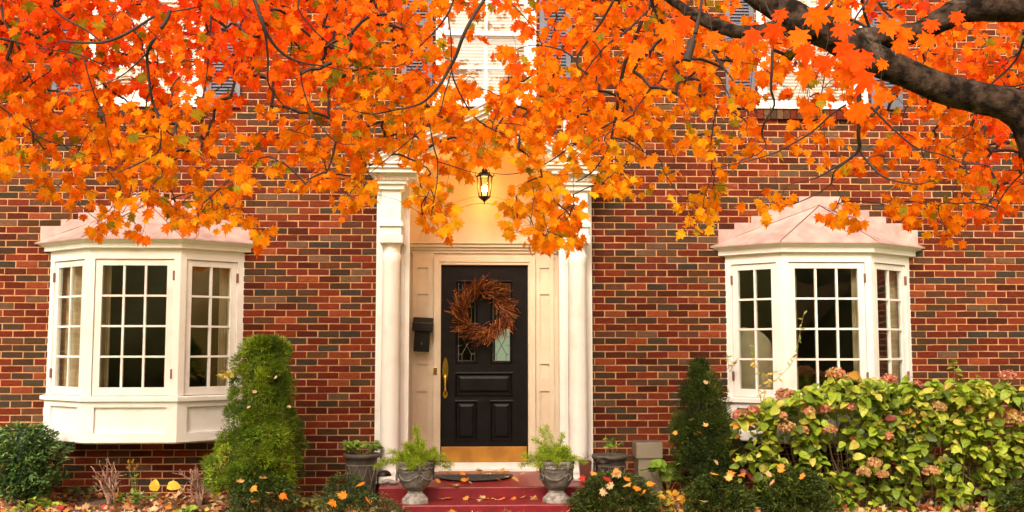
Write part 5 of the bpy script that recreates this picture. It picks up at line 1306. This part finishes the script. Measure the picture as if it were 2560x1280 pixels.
for s in med: 
    m = MB(); pts = limb(m, [(a_, b_, c_, d_*.72) for a_, b_, c_, d_ in s], 7, .0, 3); nodes += [(p, .012) for p in pts[1:]]
    m.build('branch', M_TWIG, tree, smooth=True)
# crown coverage, columns every 160 px, rows every 80 px, from the top of the picture
GX = np.arange(80, 2560, 160); GY = np.array([-60, 40, 120, 200, 280, 360, 440, 520, 600])
COV = np.array([
 [.97,.95,.9,.95,.96,.96,.9,.75,.85,.9,.9,.7,.7,.7,.7,.7],
 [.97,.95,.88,.95,.96,.96,.85,.50,.85,.92,.9,.6,.62,.62,.62,.62],
 [.97,.93,.82,.90,.93,.95,.82,.45,.82,.92,.92,.82,.88,.82,.8,.86],
 [.96,.93,.84,.86,.80,.93,.80,.70,.88,.92,.92,.72,.80,.72,.66,.86],
 [.90,.92,.92,.74,.64,.88,.88,.97,.93,.88,.74,.66,.45,.55,.74,.80],
 [.86,.80,.92,.72,.68,.88,.86,.93,.88,.80,.62,.52,.30,.36,.66,.80],
 [.60,.56,.80,.66,.30,.70,.50,.52,.66,.68,.42,.32,.14,.24,.56,.70],
 [.05,.36,.45,.56,.06,.30,.20,.10,.66,.42,.20,.12,.05,.12,.34,.50],
 [.0,.02,.02,.22,.0,.0,.02,.0,.34,.03,.02,.0,.0,.0,.05,.0]])
BX = [0,60,130,200,250,330,380,440,480,540,600,660,680,700,760,840,880,930,960,1020,1060,1110,1150,1180,1230,1262,1300,1340,1400,1440,1470,1500,1560,1640,1700,1740,1800,1840,1900,1960,2010,2060,2140,2180,2230,2300,2360,2410,2460,2520,2560]
BY = [430,400,510,480,560,590,520,540,585,600,635,620,590,470,440,540,550,480,440,500,580,570,540,440,405,560,600,590,650,630,500,520,500,470,520,590,540,430,500,520,480,440,560,470,480,540,590,580,560,560,520]
def cov(px, py):
    i = np.clip((px-80)/160, 0, 14.999); r = np.interp(py, GY, np.arange(9)); i0 = int(i); r0_ = min(int(r), 7); fx = i-i0; fy = r-r0_
    return (COV[r0_, i0]*(1-fx)+COV[r0_, i0+1]*fx)*(1-fy)+(COV[r0_+1, i0]*(1-fx)+COV[r0_+1, i0+1]*fx)*fy
rs = np.random.default_rng(77); clusters = []
LPC = 6; LA = 235.0
OPENV = [(995,420,78,24,.9),(1440,425,80,20,.4),(1212,465,42,62,.85),(985,500,55,70,.6),(1190,570,90,80,.9),(700,425,60,60,.6),(470,150,45,90,.35),(1222,110,95,100,.42),(2010,230,90,40,.3),(660,300,90,60,.4),(1950,440,120,50,.6),(420,560,40,40,.5),(1650,400,60,60,.4)]
def add_clusters(x0, x1, y0, y1, inframe=True):
    stepx, stepy = 80, 40
    for X_ in range(x0, x1, stepx):
        for Y_ in range(y0, y1, stepy):
            c = cov(min(max(X_+40, 80), 2480), Y_+20); 
            if c < .015: continue
            nl = -math.log(max(.02, 1-c))*stepx*stepy/LA/LPC*1.0
            if not inframe: nl *= .55
            k = int(nl)+(rs.uniform() < nl-int(nl))
            for _ in range(k):
                px, py = X_+rs.uniform(0, stepx), Y_+rs.uniform(0, stepy)
                if py > np.interp(px, BX, BY)-18: continue
                # clumpy
                dist = rs.uniform(5.15, 8.0) if px > 1800 or px < 700 else rs.uniform(5.6, 8.4)
                if noise.noise(Vector((px*.012, py*.012, dist*.8))) < -.30+(.0 if c > .8 else .12): 
                    if rs.uniform() < .75: continue
                if any(abs(px-a_) < w_ and abs(py-b_) < h_ and rs.uniform() < p_ for a_, b_, w_, h_, p_ in OPENV): continue
                clusters.append((px, py, dist))
add_clusters(-80, 2640, -40, 640)
SPRAYS = [(270,570),(322,560),(352,572),(300,535),(335,520),(505,560),(540,575),(600,590),(622,560),(640,590),(570,540),(530,505),(605,515),(440,520),(470,545),(655,575),
 (840,500),(862,520),(898,500),(890,470),(800,440),(700,455),(770,470),(1060,560),(1075,540),(1100,560),(1092,500),(1065,500),(1040,470),(1110,530),
 (1290,530),(1320,560),(1350,590),(1380,605),(1410,618),(1362,540),(1402,520),(1440,500),(1432,560),(1300,590),(1340,480),(1290,470),(1392,470),(1270,500),(1425,590),(1330,515),(1375,570),(1400,560),
 (1500,470),(1530,490),(1555,455),(1722,540),(1745,560),(1760,540),(1702,515),(1742,580),(1772,470),(1792,500),(1905,515),(1960,500),(2082,550),(2112,545),(2142,570),(2122,530),
 (2225,500),(2242,520),(2272,530),(2372,560),(2392,540),(2402,580),(2442,500),(2472,540),(2512,530),(2542,480),(2332,520),(2362,590),(2250,545),
 (170,500),(202,510),(150,450),(100,430),(30,420),(10,392),(232,525),(60,400),(120,480)]
for (px, py) in SPRAYS:
    for q_ in range(2):
        if rs.uniform() < .72: clusters.append((px+rs.normal()*15, py+rs.normal()*14-10, rs.uniform(5.4, 7.4)))
nin = len(clusters)
add_clusters(-700, -80, -500, 400, False); add_clusters(2640, 3300, -500, 400, False); add_clusters(-80, 2640, -520, -40, False)
cl = np.array([PD(*c) for c in clusters]); 
# connect every leaf cluster to the nearest wood so far
npos = [np.array(p) for p, r in nodes]; NP = np.array(npos); parent = [-1]*len(NP)
K = len(cl); dmin = np.empty(K); who = np.empty(K, int)
for i in range(K):
    dd = ((NP-cl[i])**2).sum(1); who[i] = dd.argmin(); dmin[i] = dd[who[i]]
allp = np.zeros((len(NP)+K*2, 3)); allp[:len(NP)] = NP; nn_ = len(NP); par = {}; idx_of = {}
left = np.ones(K, bool); weight = {}
for it in range(K):
    dm = np.where(left, dmin, 1e9); i = int(dm.argmin()); left[i] = False
    idx = nn_; allp[idx] = cl[i]; par[idx] = who[i]; nn_ += 1; idx_of[idx] = i
    dd = ((cl-cl[i])**2).sum(1)*1.25; bt = left & (dd < dmin); who[bt] = idx; dmin[bt] = dd[bt]
cnt_ = {k: 1 for k in par}
for k in sorted(par, reverse=True):
    if par[k] in cnt_: cnt_[par[k]] += cnt_[k]
tw = MB(); tdir = {}
for k in par:
    a = allp[par[k]]; b = allp[k]; L = np.linalg.norm(b-a); 
    r1 = .0013*math.sqrt(cnt_[k]); r0_ = min(r1*1.25, .010); r1 = min(r1, .009)
    mid = (a+b)/2+np.array([rs.normal()*.06, rs.normal()*.06, .10])*L*.8; m2 = a*.25+b*.75+np.array([rs.normal()*.05, 0, .06])*L
    tw.tube([a, a*.6+mid*.4+np.array([0,0,.02])*L, mid, m2, b], [r0_, r0_, (r0_+r1)/2, r1, r1*.9], 4, caps=False); tdir[k] = (b-m2)/(np.linalg.norm(b-m2)+1e-9)
LP, LN, LT, LS, LCc = [], [], [], [], []
PALm = np.array([(.80,.035,.006),(.90,.085,.004),(.93,.15,.003),(.93,.22,.003),(.92,.32,.004),(.88,.43,.012),(.40,.30,.015)])
for k in par:
    i = idx_of[k]; px, py, dist = clusters[i]; b = allp[k]; inframe = i < nin
    nl = LPC if inframe else 5
    nl = max(3, int(rs.normal(nl, 1.4)))
    # colour: red towards the upper left, golden lower down and in the middle
    gold = np.interp(py, [0, 150, 300, 450, 600], [.42, .47, .58, .68, .70])+(.10 if 900 < px < 1900 else 0)-(.20*np.interp(px, [0, 500, 900], [.5, 1.0, .0]) if py < 230 else 0)-(.22 if px > 2450 and py > 300 else 0)-(.06 if px > 2100 else 0)
    gold += .16*noise.noise(Vector((px*.006, py*.006, dist)))
    for q in range(nl):
        dv = nvec_s = rs.normal(size=3); dv[1] *= .7; dv[2] = dv[2]*.7-.35; off_ = dv/np.linalg.norm(dv)*rs.uniform(.02, .095)
        p = b+off_; 
        pe = b-tdir[k]*rs.uniform(0, .06)
        tw.tube([pe, (pe+p)/2+np.array([0,0,.008]), p], .0008, 3, col=None, caps=False)
        tipd = np.array([rs.normal()*.55+off_[0]*3, rs.normal()*.35, -1.0+rs.normal()*.45])
        edge = .75 if 1240 < px < 1850 and py > 330 else .55
        nr = np.array([rs.normal()*edge*.8, -1.0, .35+rs.normal()*edge*1.1]); 
        if rs.uniform() < .3: nr = rs.normal(size=3)
        LP.append(p); LN.append(nr); LT.append(tipd); LS.append(rs.uniform(.048, .084)*dist/6.6)
        g_ = np.clip(gold+rs.normal()*.13, 0, .999)*5; g0 = int(g_); c = PALm[g0]*(1-(g_-g0))+PALm[min(g0+1, 5)]*(g_-g0)
        if rs.uniform() < (.30 if 830 < px < 970 and 50 < py < 190 else .07 if px < 1000 else .035): c = PALm[6]*rs.choice([1, .6])
        c = c*rs.uniform(.82, 1.12); LCc.append(np.clip(c, .002, .95))
# larger near leaves around the big limb
near = [(1935,60,3.6,.10),(1890,75,3.7,.10),(2005,75,3.4,.11),(2010,110,3.5,.10),(2105,60,3.6,.10),(2105,105,3.4,.12),(2170,180,3.3,.12),(2170,130,3.5,.095),(2125,130,3.4,.12),(2120,160,3.4,.11),(2210,150,3.5,.06),(2265,70,3.6,.09),(2220,50,3.6,.10),(2320,85,3.6,.10),(2240,100,3.6,.09),(1850,120,3.8,.10),(1780,80,3.8,.10),(2040,20,3.6,.11),(2100,20,3.6,.11),(2330,50,3.6,.08),(2010,250,3.9,.10),(2140,260,3.8,.11),(1950,25,3.7,.08),(1710,40,3.9,.12),(1660,60,3.9,.11),(2390,30,3.8,.08),(1290,160,4.2,.08),(1600,110,4.2,.11),(1680,110,4.1,.10),(2060,140,3.6,.09),(2010,170,3.8,.10),(2200,230,3.9,.09)]
for (px, py, dist, s_) in near:
    for rep in range(1):
        p = PD(px, py, dist); top = PD(px+rs.normal()*18, py-rs.uniform(60, 110), dist+.3); tw.tube([top, (top+p)/2+np.array([.01,0,.01]), p], .0009, 3, caps=False)
        LP.append(p); LN.append(np.array([rs.normal()*.3, -1, .2+rs.normal()*.3])); LT.append(np.array([rs.normal()*.3, 0, -1.0])); LS.append(s_*.80*rs.uniform(.9, 1.05)); LCc.append(np.clip(PALm[rs.integers(1, 3)]*rs.uniform(.9, 1.1), 0, .95))
tw.build('twigs', M_TWIG, tree)
n = len(LP); print('maple leaves', n, 'clusters', K)
lsz = np.array(LS); scatter('crown', T_MAPLE, np.array(LP), np.array(LN), np.array(LT), np.stack([lsz*RNG.uniform(.8, 1.1, n), lsz, lsz], 1), np.array(LCc), M_LEAF, tree, curl=RNG.normal(size=n)*.22-.12)

# ------------------------------------------------------------------ the far side of the street (seen only as reflections in the glass)
wd = MB()
rs = np.random.default_rng(5); CW = []
for k in range(90):
    an_ = rs.uniform(-1.5, 1.5); rd_ = rs.uniform(32, 42); x = rd_*math.sin(an_); y = -rd_*math.cos(an_)-3; r = rs.uniform(3, 5.0); zc = rs.uniform(2, 7); 
    c = [(.36,.33,.15),(.13,.13,.06),(.60,.38,.15),(.70,.25,.08),(.42,.28,.17)][rs.integers(0, 5)]
    v = []; f = []; A_, B_ = 14, 9
    for j in range(B_+1):
        for i in range(A_):
            th = PI*j/B_; ph = 2*PI*i/A_; d_ = Vector((math.sin(th)*math.cos(ph), math.sin(th)*math.sin(ph), math.cos(th))); q = r*(1+.35*noise.noise(d_*2.2+Vector((k, 0, 0)))+.2*noise.noise(d_*6)); v.append((x+d_.x*q, y+d_.y*q, zc+d_.z*q*1.1))
    for j in range(B_):
        for i in range(A_): f.append((j*A_+i, j*A_+(i+1)%A_, (j+1)*A_+(i+1)%A_, (j+1)*A_+i))
    wd.add(v, f, c)
tag(wd.build('far_wood', M_GREEN, smooth=True), 'dark mass of trees across the street, mirrored in the window glass', 'wood', kind='stuff')
